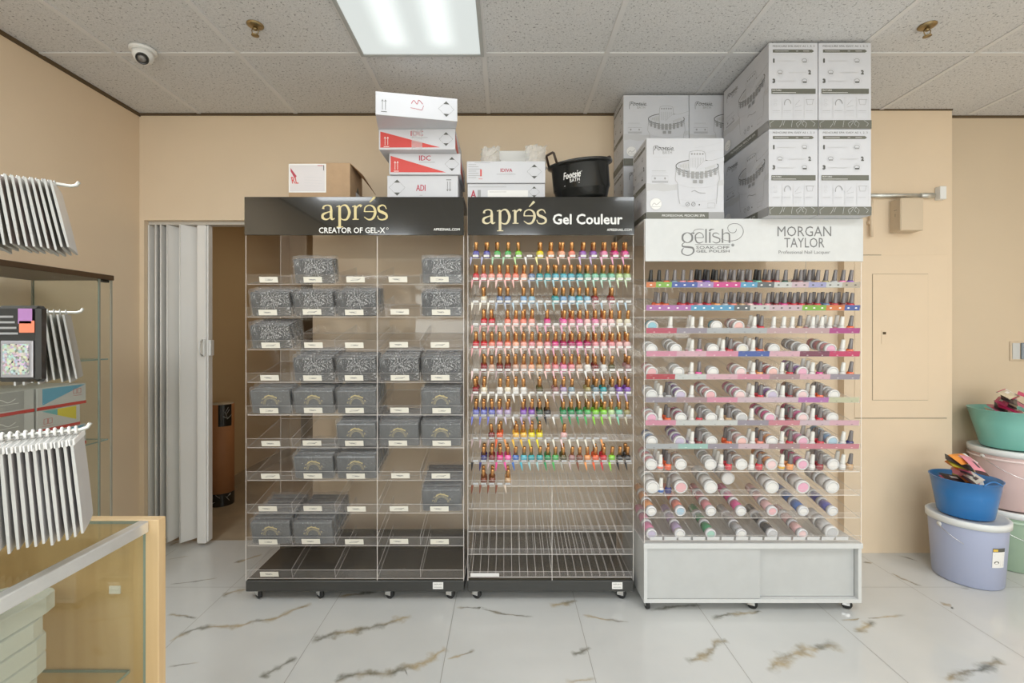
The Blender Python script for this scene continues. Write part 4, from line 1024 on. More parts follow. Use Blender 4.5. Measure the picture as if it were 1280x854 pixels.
rows3 = {
 2: [j_(816, 'cyan', 1, 'cyan'), g_(839.6, 'pale pink', 1), g_(867.5), g_(878.5, 'white', 1), j_(897, 'cyan', 1, 'white'), j_(924, 'pale pink', 2, 'salmon'), g_(945, 'pale pink'), k_(954, 'red'), g_(970, 'white', 1), g_(982.5, 'rose', 1), g_(993, 'rose', 1), k_(1003, 'tan', 1), g_(1019, 'rose', 2), g_(1030, 'silver', 2), g_(1040.5, 'silver', 2), g_(1056, 'rose', 2), k_(1067, 'orange-red', 1)],
 3: [j_(813, 'clear', 2), j_(846, 'clear', 3), g_(867, 'pale pink', 2), k_(876.5, 'pink', 1), j_(892, 'clear', 1), g_(905.3, 'rose', 2), k_(915, 'red', 2), j_(929.5, 'pale pink', 2, 'cream'), g_(943.5, 'white', 3), k_(953, 'orange-red', 2), j_(969, 'silver', 1, 'clear'), j_(1005.5, 'silver', 3, 'white'), j_(1040, 'rose', 3, 'pink'), g_(1057, 'salmon', 1), k_(1067, 'orange-red', 1)],
 4: [j_(813, 'rose', 2, 'rose'), j_(849, 'white', 2), g_(866.5, 'hot pink', 1), k_(876, 'hot pink', 1), j_(892, 'clear', 1), j_(927, 'pale pink', 2, 'pale pink'), g_(944, 'peach', 2), k_(953, 'orange', 2), j_(967, 'red', 2, 'salmon'), g_(980.3, 'pale pink', 1), k_(990.5, 'red', 1), j_(1004.5, 'purple', 3, 'pink'), g_(1018.6, 'lilac', 3), k_(1028.2, 'magenta', 1), j_(1043, 'clear', 2), g_(1057, 'peach', 1), k_(1067.2, 'orange-red', 1)],
 5: [j_(812.5, 'clear', 2, 'clear'), g_(827, 'white', 3), k_(837.5, 'silver', 2), j_(851.5, 'purple', 3, 'lilac'), g_(866, 'white', 1), j_(889, 'rose', 3, 'rose'), j_(926.5, 'pink', 3, 'pale pink'), g_(943, 'white', 2), k_(953, 'red', 2), j_(966.5, 'purple', 2, 'lilac'), g_(980.6, 'lilac', 2), k_(990.5, 'dark red', 2), j_(1004.5, 'nude', 3, 'pale pink'), g_(1018.6, 'white', 2), k_(1028.7, 'orange-red', 2), j_(1044.6, 'clear', 3)],
 6: [j_(812, 'pale pink', 2, 'pink'), g_(826.7, 'rose', 3), k_(837, 'orange-red', 2), j_(852, 'berry', 2, 'white'), g_(866.5, 'silver', 3), k_(876, 'red', 1), j_(890, 'clear', 3, 'white'), g_(903.4, 'cream', 2), k_(913.6, 'tan', 2), j_(928, 'silver', 3, 'silver'), g_(942, 'pale pink', 1), j_(964, 'magenta', 3, 'pink'), g_(980, 'pale pink', 2), k_(990.5, 'maroon', 2), j_(1004.6, 'hot pink', 3, 'pale pink'), g_(1018.6, 'white', 3), k_(1028.4, 'red', 2), j_(1042.5, 'clear', 3)],
 7: [j_(812, 'slate blue', 2, 'white'), j_(850.5, 'purple', 3, 'lilac'), g_(866.5, 'lilac', 2), k_(876.5, 'maroon', 2), j_(890.5, 'clear', 3, 'white'), k_(913.6, 'orange-red', 2), j_(928.3, 'pale pink', 3, 'salmon'), g_(943.3, 'white', 2), k_(953.2, 'coral', 2), j_(966, 'orange', 2, 'white'), g_(980, 'pale pink', 1), k_(990.5, 'red', 1), j_(1004.6, 'pink', 3, 'pink'), g_(1018.6, 'white', 3), k_(1029, 'red', 2), j_(1042.7, 'light blue', 3, 'sky blue'), g_(1057, 'sky blue', 1), k_(1066.8, 'navy', 1)],
 8: [j_(812.5, 'rose', 3, 'white'), g_(826.8, 'coral', 3), k_(837, 'orange-red', 3), j_(852, 'nude', 2, 'white'), j_(889.6, 'clear', 3, 'white'), g_(903.5, 'silver', 3), k_(913.2, 'red', 2), j_(928, 'nude', 3, 'white'), g_(941.7, 'white', 1), k_(951.7, 'red', 1), j_(966, 'orange', 3, 'pale pink'), g_(980, 'amber', 1), k_(990.5, 'orange', 2), j_(1004.6, 'magenta', 3, 'pink'), g_(1018.2, 'white', 2), k_(1028.4, 'dark red', 2), j_(1043, 'clear', 3, 'white'), g_(1056.7, 'white', 2), k_(1066.6, 'tan', 1)],
}
for row, items in rows3.items():
    nw = nk = nj = 0
    for it in items:
        if it[0] == 'w': nw += 1; put(gelw, it[1], row, it[2], 'gel polish', GW, f'white-capped {it[2]}-band gel bottle', nw, it[3], d0=.0215)
        elif it[0] == 'k': nk += 1; put(lacq, it[1], row, it[2], 'nail polish', GL, f'grey-capped {it[2]} nail lacquer bottle', nk, it[3], d0=.0215)
        else:
            nj += 1
            put(jarw if it[2] == 'clear' else jar, it[1], row, it[2], 'powder jar', GJ, f'white-lidded {it[2]} powder jar on its side', nj, it[3], .052, .004, sticker=it[4])
for n, (p, st) in enumerate([(813.5, 'white'), (851.8, 'rose'), (889.7, 'white'), (921, 'white'), (966.8, 'white'), (1005.2, 'pink'), (1042, 'white')]):
    put(bigj, p, 9, 'white', 'powder jar', GJ, 'large plain white powder jar on its side', n + 1, 2, .09, .006 if n != 3 else .09, sticker=st)
put(gelw, 827.5, 9, 'blue', 'gel polish', GW, 'white-capped blue-band gel bottle', 1, 1, d0=.0215); put(lacq, 837.5, 9, 'navy', 'nail polish', GL, 'grey-capped navy nail lacquer bottle', 1, 1, d0=.0215)
for row, its in ((10, [(814, 'orange', 'white'), (851.5, 'coral', 'sky blue'), (889.7, 'rose', 'white'), (928, 'magenta', 'white'), (967, 'pale pink', 'rose'), (1006, 'blue', 'white'), (1043, 'indigo', 'white')]),
                 (11, [(812.5, 'pink', 'lilac'), (851, 'lilac', 'white'), (889.7, 'emerald', 'mint'), (928, 'silver', 'white'), (967, 'black', 'silver'), (1005, 'pale pink', 'pale pink')])):
    for n, (p, c, st) in enumerate(its):
        put(midj, p, row, c, 'powder jar', GJ, f'narrow {c} powder jar with clear lid', n + 1, 3, .079, .004, sticker=st)
put(bigj, 1041, 11, 'clear', 'powder jar', GJ, 'large grey-white jar on its side', 7, 2, .09, .006, sticker='silver')

for i0, its in row_px.items():
    z = lips3[i0]; its.sort()
    b = MB(); ln = YB3 - .005 - SHELF[YF3, .085]; L = ln / math.cos(a3); M = Matrix.Translation((0, SHELF[YF3, .085], z)) @ Matrix.Rotation(a3, 4, 'X')
    for (xa_, ha), (xb_, hb) in zip(its, its[1:]):
        g0, g1 = xa_ + ha + .0015, xb_ - hb - .0015
        if g1 - g0 < .0005: continue
        for xd in ([(g0 + g1) / 2] if g1 - g0 < .02 else [g0 + .002, g1 - .002] if g1 - g0 < .06 else [g0 + .002, (g0 + g1) / 2, g1 - .002]):
            b.box(xd - .0006, xd + .0006, .003, L - .002, .003, .010, 0, 1, M=M)
    if b.v: b.build('divider_rails', [acrysh, acrye], sh3[i0], O3)
# ------------------------------------------------------------------ cartons
def carton(x, y, z, w, d, h, rz=0, label='', mats=boxwhite, name='shipping_carton', tape=True, group=None, cat='box'):
    """origin at front-left-bottom corner"""
    e = empty(name, (x, y, z), (0, 0, rz)); tag(e, label, cat, group)
    b = MB(); b.bevbox(0, w, 0, d, 0, h, .0015); b.build('carton_body', mats, e)
    return e
def front_art(w, h): return Art((0, 0, 0), (1, 0, 0), (0, 0, 1), w, h)

def diamond(A, cx, cy, r, ww):
    asp = A.sv / A.su
    rx = r * asp
    A.stroke([(cx - rx, cy), (cx, cy + r), (cx + rx, cy), (cx, cy - r)], .0011, ink, n=1, closed=True)
    A.poly([(cx - rx * .38, cy + r * .62), (cx + rx * .38, cy + r * .62), (cx, cy + r)][::1], ink)
    A.poly([(cx - rx * .38, cy - r * .62), (cx, cy - r), (cx + rx * .38, cy - r * .62)], ink)
def arrows(A, cx, cy, hh, m, up=1):
    for s in (-1, 1):
        x = cx + s * .018
        A.line(x, cy - hh * up, x, cy + hh * up, .0022, m); A.stroke([(x - .012, cy + hh * up * .6), (x, cy + hh * up), (x + .012, cy + hh * up * .6)], .002, m, n=1)
    A.line(cx - .035, cy - hh * 1.35 * up, cx + .035, cy - hh * 1.35 * up, .003, m)
def idc(x, y, z, w, d, h, rz, label, kind):
    e = carton(x, y, z, w, d, h, rz, label, group='slim white cartons stacked on the racks')
    A = front_art(w, h)
    if kind in 'BC':
        A.poly([(.02, .88), (.02, .1), (.8, .1)], redink)
        arrows(A, .10, .42, .2, paper)
        A.text('IDC', .42, .66, .58, .9, redtext, bold=.002); A.line(.42, .58, .64, .58, .0022, midink)
        diamond(A, .88, .5, .33, 1)
        if kind == 'C': A.rect(.43, .02, .57, .98, clear('tape_film', (.9, .9, .9), .9, .2, base=.25, bump=.3) if 'tape_film' not in MATS else MATS['tape_film'])
    elif kind == 'A':
        diamond(A, .14, .5, .33, 1); A.text('ADI', .41, .36, .54, .62, redtext, bold=.002); arrows(A, .87, .55, .2, ink, -1)
        A.line(.46, .18, .5, .18, .002, midink)
    elif kind == 'D':
        arrows(A, .10, .45, .22, ink); diamond(A, .86, .5, .34, 1)
        A.stroke([(.43, .6), (.46, .75), (.5, .6), (.52, .78), (.57, .62)], .003, redtext); A.line(.42, .42, .56, .36, .0022, redtext)
        A.stroke([(.56, .36), (.58, .55)], .002, redtext, n=1)
    elif kind == 'V':
        diamond(A, .86, .52, .33, 1); A.text('IDIVA', .43, .5, .58, .66, redtext, bold=.0012); A.line(.38, .4, .62, .4, .002, midink)
        for q in range(7): A.line(.02, .84 - .1 * q, .12 + .03 * ((q * 7) % 3), .84 - .1 * q, .0022, midink)
        A.rect(.17, .3, .19, .62, redink); A.line(.15, .18, .2, .18, .0022, redink); A.line(.1, .93, .3, .93, .0015, midink)
    elif kind == 'W':
        diamond(A, .86, .5, .33, 1); A.text('A', .04, .12, .11, .6, redtext, bold=.003); A.rect(.13, .2, .17, .62, midink); A.rect(.26, .1, .78, .6, paper)
        A.line(.28, .5, .5, .5, .002, midink); A.line(.02, .8, .5, .8, .0018, midink)
    A.build('printed_artwork', e)
    # end face facing right
    A = Art((w, 0, 0), (0, 1, 0), (0, 0, 1), d, h)
    if kind in 'BC': A.poly([(.02, .1), (.7, .1), (.02, .8)], redink)
    diamond(A, .6, .55, .25, 1); A.build('end_print', e)
    return e
z = zt + .0005
idc(PX(484, 2.40), 2.40, z, .366, .30, .125, 0, 'bottom slim white carton of the four-box stack, upside-down print', 'A')
idc(PX(486.5, 2.385), 2.385, z + .126, .366, .30, .108, .01, 'second slim carton up in the four-box stack, red triangle print', 'B')
idc(PX(473.5, 2.34), 2.34, z + .235, .386, .30, .104, -.01, 'third slim carton up, red triangle partly under clear tape', 'C')
idc(PX(470.5, 2.20), 2.185, z + .340, .385, .30, .110, .19, 'top slim white carton of the stack, jutting out at an angle', 'D')
idc(PX(584.5, 2.41), 2.41, z, .402, .30, .086, 0, 'lower slim white carton on the narrow rack, beneath the other', 'W')
idc(PX(583.5, 2.40), 2.40, z + .087, .406, .30, .112, 0, 'upper slim white carton beside the black tub, red lettering and diamond', 'V')

def plastic_bag(name, x0, x1, y0, y1, z0, z1, label, seed, m=film2, n=8):
    rr = random.Random(seed); b = MB()
    e = ((x0 + x1) / 2, (y0 + y1) / 2, z0)
    def P(i, j, s):
        u, v = i / n, j / n
        edge = min(u, 1 - u, 1) * 2
        prof = max(.12, math.sin(math.pi * min(max(u, .02), .98)) ** .35) * max(.35, 1 - v * .55)
        return Vector((x0 + (x1 - x0) * u + rr.uniform(-.008, .008), (y0 + y1) / 2 + s * (y1 - y0) / 2 * prof + rr.uniform(-.006, .006), z0 + (z1 - z0) * v * (1 + rr.uniform(-.12, .05)) if j else z0))
    G = {s: [[P(i, j, s) for i in range(n + 1)] for j in range(n + 1)] for s in (-1, 1)}
    for s in (-1, 1):
        for j in range(n):
            for i in range(n):
                q = [G[s][j][i], G[s][j][i + 1], G[s][j + 1][i + 1], G[s][j + 1][i]]
                b.face([q[0], q[1], q[2]]); b.face([q[0], q[2], q[3]])
    for i in range(n): b.face([G[-1][n][i], G[-1][n][i + 1], G[1][n][i + 1], G[1][n][i]]); b.face([G[-1][0][i], G[-1][0][i + 1], G[1][0][i + 1], G[1][0][i]])
    for j in range(n):
        for i in (0, n): b.face([G[-1][j][i], G[-1][j + 1][i], G[1][j + 1][i], G[1][j][i]])
    o = b.build(name, m, None, e); tag(o, label, 'plastic bag', None)
    return o
zb = z + .087 + .1125
plastic_bag('plastic_bag', PX(602, 2.5), PX(625, 2.5), 2.46, 2.58, zb, PZ(183, 2.5), 'small crumpled clear plastic bag on the slim carton, nearer the four-box stack', 1)
plastic_bag('plastic_bag', PX(657, 2.5), PX(683, 2.5), 2.46, 2.58, zb, PZ(181, 2.5), 'clear plastic bag with pointed top on the slim carton, nearer the black tub', 2)
b = MB(); b.bevbox(PX(624, 2.62), PX(662, 2.62), 2.60, 2.68, zb, PZ(190, 2.62), .003); o = b.build('white_packet', mat('translucent_white', (.70, .69, .66), .4), None, (PX(640, 2.62), 2.64, zb)); tag(o, 'pale white packet lying on the slim carton between two clear bags', 'packet')

# open cardboard box
def brown_box():
    x0, x1 = PX(361, 2.48), PX(437.5, 2.48); y0, y1 = 2.48, 2.69; zz = z; zt_ = PZ(204, 2.48)
    e = empty('cardboard_box', (x0, y0, zz)); tag(e, 'brown cardboard box with white shipping pouch on top of the first rack', 'box')
    b = MB(); w = x1 - x0; d = y1 - y0; h = zt_ - zz; t = .004
    b.box(0, w, 0, t, 0, h, 0); b.box(0, w, d - t, d, 0, h, 0); b.box(0, t, t, d - t, 0, h, 0); b.box(w - t, w, t, d - t, 0, h, 0); b.box(t, w - t, t, d - t, 0, t, 0)
    b.build('carton_body', kraft, e)
    for nm, pts in (('top_flap', [(t, t, h), (w - t, t, h), (w - .01, d * .45, h + .006), (.01, d * .45, h + .006)]), ('top_flap', [(.01, d - t, h), (w - t, d - t, h), (w - .01, d * .5, h + .012), (.01, d * .5, h + .012)]),
                    ('side_flap', [(w, .01, h - .001), (w, d - .02, h - .001), (w + .075, d + .01, h - .105), (w + .05, .06, h - .045)])):
        b = MB(); n = Vector((0, 0, .003)); P = [Vector(p) for p in pts]
        b.raw([p for p in P] + [p + n for p in P], [(3, 2, 1, 0), (4, 5, 6, 7), (0, 1, 5, 4), (1, 2, 6, 5), (2, 3, 7, 6), (3, 0, 4, 7)]); b.build(nm, kraft if nm == 'top_flap' else kraftin, e)
    A = Art((0, 0, 0), (1, 0, 0), (0, 0, 1), w, h)
    A.rect(.0, .28, .61, .985, paper); A.rect(.02, .31, .59, .95, mat('pouch_print', (.66, .62, .62), .35))
    A.poly([(.03, .88), (.13, .68), (.10, .62), (.03, .8)], redtext); A.text('RL', .06, .5, .16, .66, redink, bold=.003, shear=-.02); A.line(.47, .94, .56, .94, .004, redtext); A.line(.57, .82, .57, .95, .004, ink)
    for q in range(4): A.line(.25, .66 - q * .07, .55, .64 - q * .07, .0012, liteink)
    A.build('shipping_pouch', e)
    A = Art((w, 0, 0), (0, 1, 0), (0, 0, 1), d, h); A.rect(.45, .1, .8, .42, mat('bluewhite_label', (.6, .62, .68), .4)); A.poly([(.5, .43), (.62, .60), (.74, .43)], ink); A.build('side_label', e)
brown_box()

# black foot tub
def black_tub():
    Y = 2.52; cx = PX(729, Y)
    r1, r0, h = .166, .135, .19
    tilt = Matrix.Rotation(math.radians(9), 4, 'X') @ Matrix.Rotation(math.radians(-5), 4, 'Y')
    zb_ = z + .04
    e = empty('foot_tub', (cx, Y + .03, zb_)); e.rotation_euler = (math.radians(8), math.radians(-6), 0)
    tag(e, 'glossy black plastic foot tub with white script, tilted on the narrow rack', 'tub')
    prof = [(0, 0), (r0, 0), (r0 + .004, .012), (r0 + .014, .05), (r0 + .018, .055), (r1 - .012, h - .02), (r1, h - .014), (r1 + .008, h - .010), (r1 + .010, h), (r1 + .004, h + .002), (r1 - .010, h - .006), (r0 - .004, .01), (0, .008)]
    b = MB(); b.lathe(prof, 44); b.build('tub_body', black, e)
    def handle(an, dz):
        b = MB(); c = Vector((math.cos(an), math.sin(an), 0)); t_ = Vector((-c.y, c.x, 0)); base = c * (r1 + .004) + Vector((0, 0, h - .004))
        o_ = c * .012 + Vector((0, 0, dz))
        b.tube([base - t_ * .040, base - t_ * .037 + o_, base - t_ * .030 + o_ * 1.1, base + t_ * .030 + o_ * 1.1, base + t_ * .037 + o_, base + t_ * .040], .0065, 8)
        b.build('handle', mat('dark_brown_handle', (.045, .025, .015), .35), e)
    handle(math.radians(205), .052); handle(math.radians(25), .035)
    # script wrapped on the wall
    A = Art((0, 0, 0), (1, 0, 0), (0, 0, 1))
    A.text('Footsie', 0, .0, .09, .034, paper, bold=.0007, shear=.006); A.text('BATH', .035, -.020, .085, -.003, paper); A.line(.0, -.032, .085, -.028, .0016, paper); A.stroke([(.02, .012), (.06, .014), (.1, .026)], .0018, paper)
    vs = []
    for x, y, zz in A.b.v:
        u = x; v = zz + .100; rr_ = r0 + .018 + (r1 - .012 - r0 - .018) * (v - .055) / (h - .02 - .055) + .0015 - y * .2
        an = math.radians(-90) + (u - .118) / .15
        vs.append((rr_ * math.cos(an), rr_ * math.sin(an), v + .1 * (u - .04) * .25))
    A.b.v = vs; A.b.build('script_lettering', A.mats, e)
black_tub()

# foot bath cartons -----------------------------------------------------------
def bath_face(A):
    """A scaled 0..1 by 0..1"""
    A.text('Footsie', .10, .85, .34, .905, ink, shear=.02); A.stroke([(.09, .80), (.10, .90), (.2, .88), (.36, .85)], .002, ink); A.text('BATH', .21, .805, .33, .845, midink)
    A.line(.09, .77, .30, .77, .0014, liteink)
    A.line(.07, .60, .25, .60, .0014, midink); A.line(.07, .58, .27, .58, .0014, liteink); A.line(.07, .56, .22, .56, .0014, liteink)
    A.stroke([(.07, .48), (.28, .48), (.28, .54), (.07, .54)], .0014, midink, n=1, closed=True); A.disc(.11, .51, .014, .014, midink, 8); A.disc(.24, .51, .012, .014, midink, 8); A.line(.15, .51, .2, .51, .0012, liteink)
    A.line(.07, .465, .28, .465, .0024, ink)
    A.poly([(0, .355), (.1, .37), (.22, .35), (.40, .37), (.40, .44), (.3, .43), (.2, .455), (.1, .44), (0, .455)], liteink); A.poly([(.93, .42), (1, .43), (1, .50), (.93, .48)], liteink)
    A.stroke([(.62, .88), (.75, .90), (.9, .93), (1, .95)], .0010, liteink); A.stroke([(.7, .80), (.85, .84), (1, .86)], .0010, liteink)
    # tub
    for dy, w, m_ in ((0, .0038, ink), (-.022, .0020, ink), (-.05, .0014, midink)):
        A.ring(.655, .66 + dy, .275, .075, w, m_, 28, 0 if dy == 0 else 180, 360)
    A.poly([(.40 + .02, .655), (.5, .62), (.655, .60), (.8, .62), (.90, .655), (.84, .70), (.655, .72), (.48, .70)], liteink)
    for q in range(12): A.line(.42 + q * .02, .63 + abs(q - 6) * .003, .42 + q * .02, .68, .0012, midink)
    A.poly([(.55, .58), (.76, .58), (.76, .80), (.72, .84), (.59, .84), (.55, .80)], boxwhite); A.stroke([(.55, .58), (.55, .80), (.59, .84), (.72, .84), (.76, .80), (.76, .62)], .0018, midink, n=2)
    for q in range(9): A.line(.575 + q * .02, .64, .575 + q * .02, .76, .0012, midink)
    for q in range(5): A.disc(.585 + q * .035, .805, .012, .012, midink, 8)
    A.poly([(.64, .625), (.72, .72), (.86, .73), (1.0, .77), (1.0, .72), (.90, .68), (.80, .655), (.72, .62)], boxwhite); A.stroke([(.64, .625), (.74, .715), (.86, .73), (1.0, .77)], .0012, midink); A.stroke([(.66, .62), (.80, .65), (.92, .69), (1., .71)], .0010, liteink)
    for q in range(5):
        for r_ in (-1, 1):
            if q == 0 and r_ < 0: continue
            xc = .655 + r_ * q * .058 + (0 if q else .0); yc = .505 + q * q * .0028
            A.rect(xc - .022 + q * .002, yc, xc + .022 - q * .002, yc + .085, midink)
    for xx in (.60, .68): A.rect(xx, .45, xx + .05, .49, midink)
    A.stroke([(.385, .62), (.37, .5), (.40, .44), (.41, .30), (.43, .20)], .0016, midink); A.stroke([(.925, .62), (.94, .5), (.92, .44), (.91, .30), (.90, .20)], .0016, midink)
    A.stroke([(.40, .44), (.52, .405), (.655, .395), (.8, .405), (.92, .44)], .0012, liteink); A.stroke([(.41, .26), (.55, .235), (.66, .23), (.78, .235), (.91, .26)], .0010, liteink); A.stroke([(.43, .19), (.55, .15), (.66, .14), (.78, .15), (.9, .19)], .0012, liteink)
    A.stroke([(.58, .345), (.62, .36), (.68, .335), (.76, .33)], .0024, midink)
    for xx in (.53, .605): A.ring(xx, .195, .024, .024, .0016, ink, 12); A.line(xx - .012, .185, xx + .012, .205, .0014, ink)
    A.disc(.68, .19, .008, .010, ink, 8); A.stroke([(.79, .15), (.88, .15), (.88, .21), (.79, .21)], .0012, midink, n=1, closed=True)
    A.disc(.12, .20, .075, .07, paper); A.ring(.12, .20, .075, .07, .0012, liteink, 20); A.stroke([(.07, .18), (.1, .21), (.13, .19), (.18, .23)], .002, midink); A.line(.06, .165, .18, .165, .0012, midink)
    A.rect(0, 0, 1, .10, bandm); A.text('PROFESSIONAL PEDICURE SPA', .20, .045, .75, .072, paper); A.line(.32, .025, .62, .025, .0012, liteink); A.rect(.8, 0, 1, .10, midink)
def step_face(A):
    A.text('PEDICURE SPA: EASY AS 1, 2, 3', .08, .945, .93, .97, ink)
    A.poly([(.08, .885), (.88, .885), (.92, .9), (.88, .92), (.08, .92)], bandm); A.line(.12, .902, .4, .902, .0016, paper); A.line(.55, .902, .6, .902, .0016, paper); A.line(.7, .902, .82, .902, .0016, paper)
    A.line(.08, .86, .65, .86, .0012, liteink)
    for d_, x, yy, xi, lx0, lx1 in (('1', .10, .79, .73, .17, .55), ('2', .83, .655, .23, .4, .76), ('3', .10, .555, .73, .17, .55)):
        A.text(d_, x - (.012 if d_ == '1' else .025), yy - .02, x + (.012 if d_ == '1' else .025), yy + .022, ink, bold=.005); A.line(lx0, yy, lx1, yy, .0018, liteink); A.line(lx0, yy - .008, lx1 - .04, yy - .008, .001, liteink)
        A.ring(xi, yy, .075, .045, .0009, liteink, 18); A.ring(xi - .005, yy + .004, .048, .02, .0024, midink, 14); A.rect(xi - .04, yy - .022, xi + .04, yy - .006, midink if d_ != '3' else ink)
    A.rect(.05, .405, .95, .465, bandm); A.text('FEATURES', .07, .44, .25, .455, paper); A.line(.07, .42, .55, .42, .0016, paper)
    for q in range(4):
        xa = .05 + q * .225
        A.stroke([(xa, .12), (xa + .215, .12), (xa + .215, .37), (xa, .37)], .0009, liteink, n=1, closed=True)
        for rr_ in range(4 if q == 2 else 2): A.line(xa + .02, .21 - rr_ * .02, xa + .17, .21 - rr_ * .02, .001, midink if rr_ == 0 else liteink)
    A.ring(.13, .33, .03, .015, .0016, liteink, 12); A.ring(.13, .28, .03, .015, .0016, liteink, 12); A.ring(.38, .29, .065, .05, .003, midink, 14, 0, 200); A.line(.53, .27, .62, .33, .001, midink); A.line(.53, .25, .66, .27, .001, midink)
    A.stroke([(.76, .34), (.78, .28), (.88, .28), (.9, .34)], .0016, midink, n=1); A.line(.75, .34, .92, .34, .0014, midink)
    A.line(.05, .39, .9, .39, .0010, liteink)
    A.rect(0, 0, 1, .10, bandm)
    rr = random.Random(5)
    for q in range(9):
        x = rr.uniform(.02, .95); A.stroke([(x, rr.uniform(.01, .04)), (x + rr.uniform(-.04, .05), .06), (x + rr.uniform(-.06, .08), .095)], .0014, liteink, n=2)
def bath_box(x, y, z, w, d, h, label, front):
    e = carton(x, y, z, w, d, h, 0, label, name='foot_bath_carton', group='foot bath cartons on the white-header rack')
    A = Art((0, 0, 0), (1, 0, 0), (0, 0, 1), w, h); (bath_face if front == 'bath' else step_face)(A); A.build('front_print', e)
    A = Art((0, d, 0), (0, -1, 0), (0, 0, 1), d, h); (step_face if front == 'bath' else bath_face)(A); A.build('side_print', e)
    if front != 'bath':   # shrink film round the stack edges
        b = MB(); b.box(-.0015, w + .0015, -.0015, d + .0015, -.0, .0008); 
    return e
z3 = zt3 + .0006
HB = .409
bath_box(PX(808, 2.30), 2.30, z3, .384, .24, HB, 'foot bath carton in front, alone on the rack edge with tub picture facing out', 'bath')
bath_box(PX(779, 2.69), 2.684, z3 + HB + .001, .378, .24, HB, 'upper rear foot bath carton against the wall, beside the black tub', 'bath')
bath_box(PX(779, 2.69), 2.684, z3, .378, .24, HB, 'lower rear foot bath carton, mostly hidden behind the front one', 'bath')
bath_box(PX(779, 2.69) + .381, 2.684, z3 + HB + .001, .378, .24, HB, 'upper rear foot bath carton, wedged behind the tall four-carton block', 'bath')
bath_box(PX(779, 2.69) + .381, 2.684, z3, .378, .24, HB, 'lower rear foot bath carton, hidden behind the tall four-carton block', 'bath')
xa, xb_, xc_ = PX(961, 2.2), PX(1022.3, 2.2), PX(1023.3, 2.2); xd_ = PX(1089, 2.2)
for i, (xx, ww, s) in enumerate(((xa, xb_ - xa, 'nearer the picture-faced carton'), (xc_, xd_ - xc_, 'nearer the wall panel'))):
    for j in range(2):
        bath_box(xx, 2.20, z3 + j * (HB + .001), ww, .455, HB, f'{"lower" if j == 0 else "upper"} carton with numbered steps, {s}, in the four-carton block', 'step')

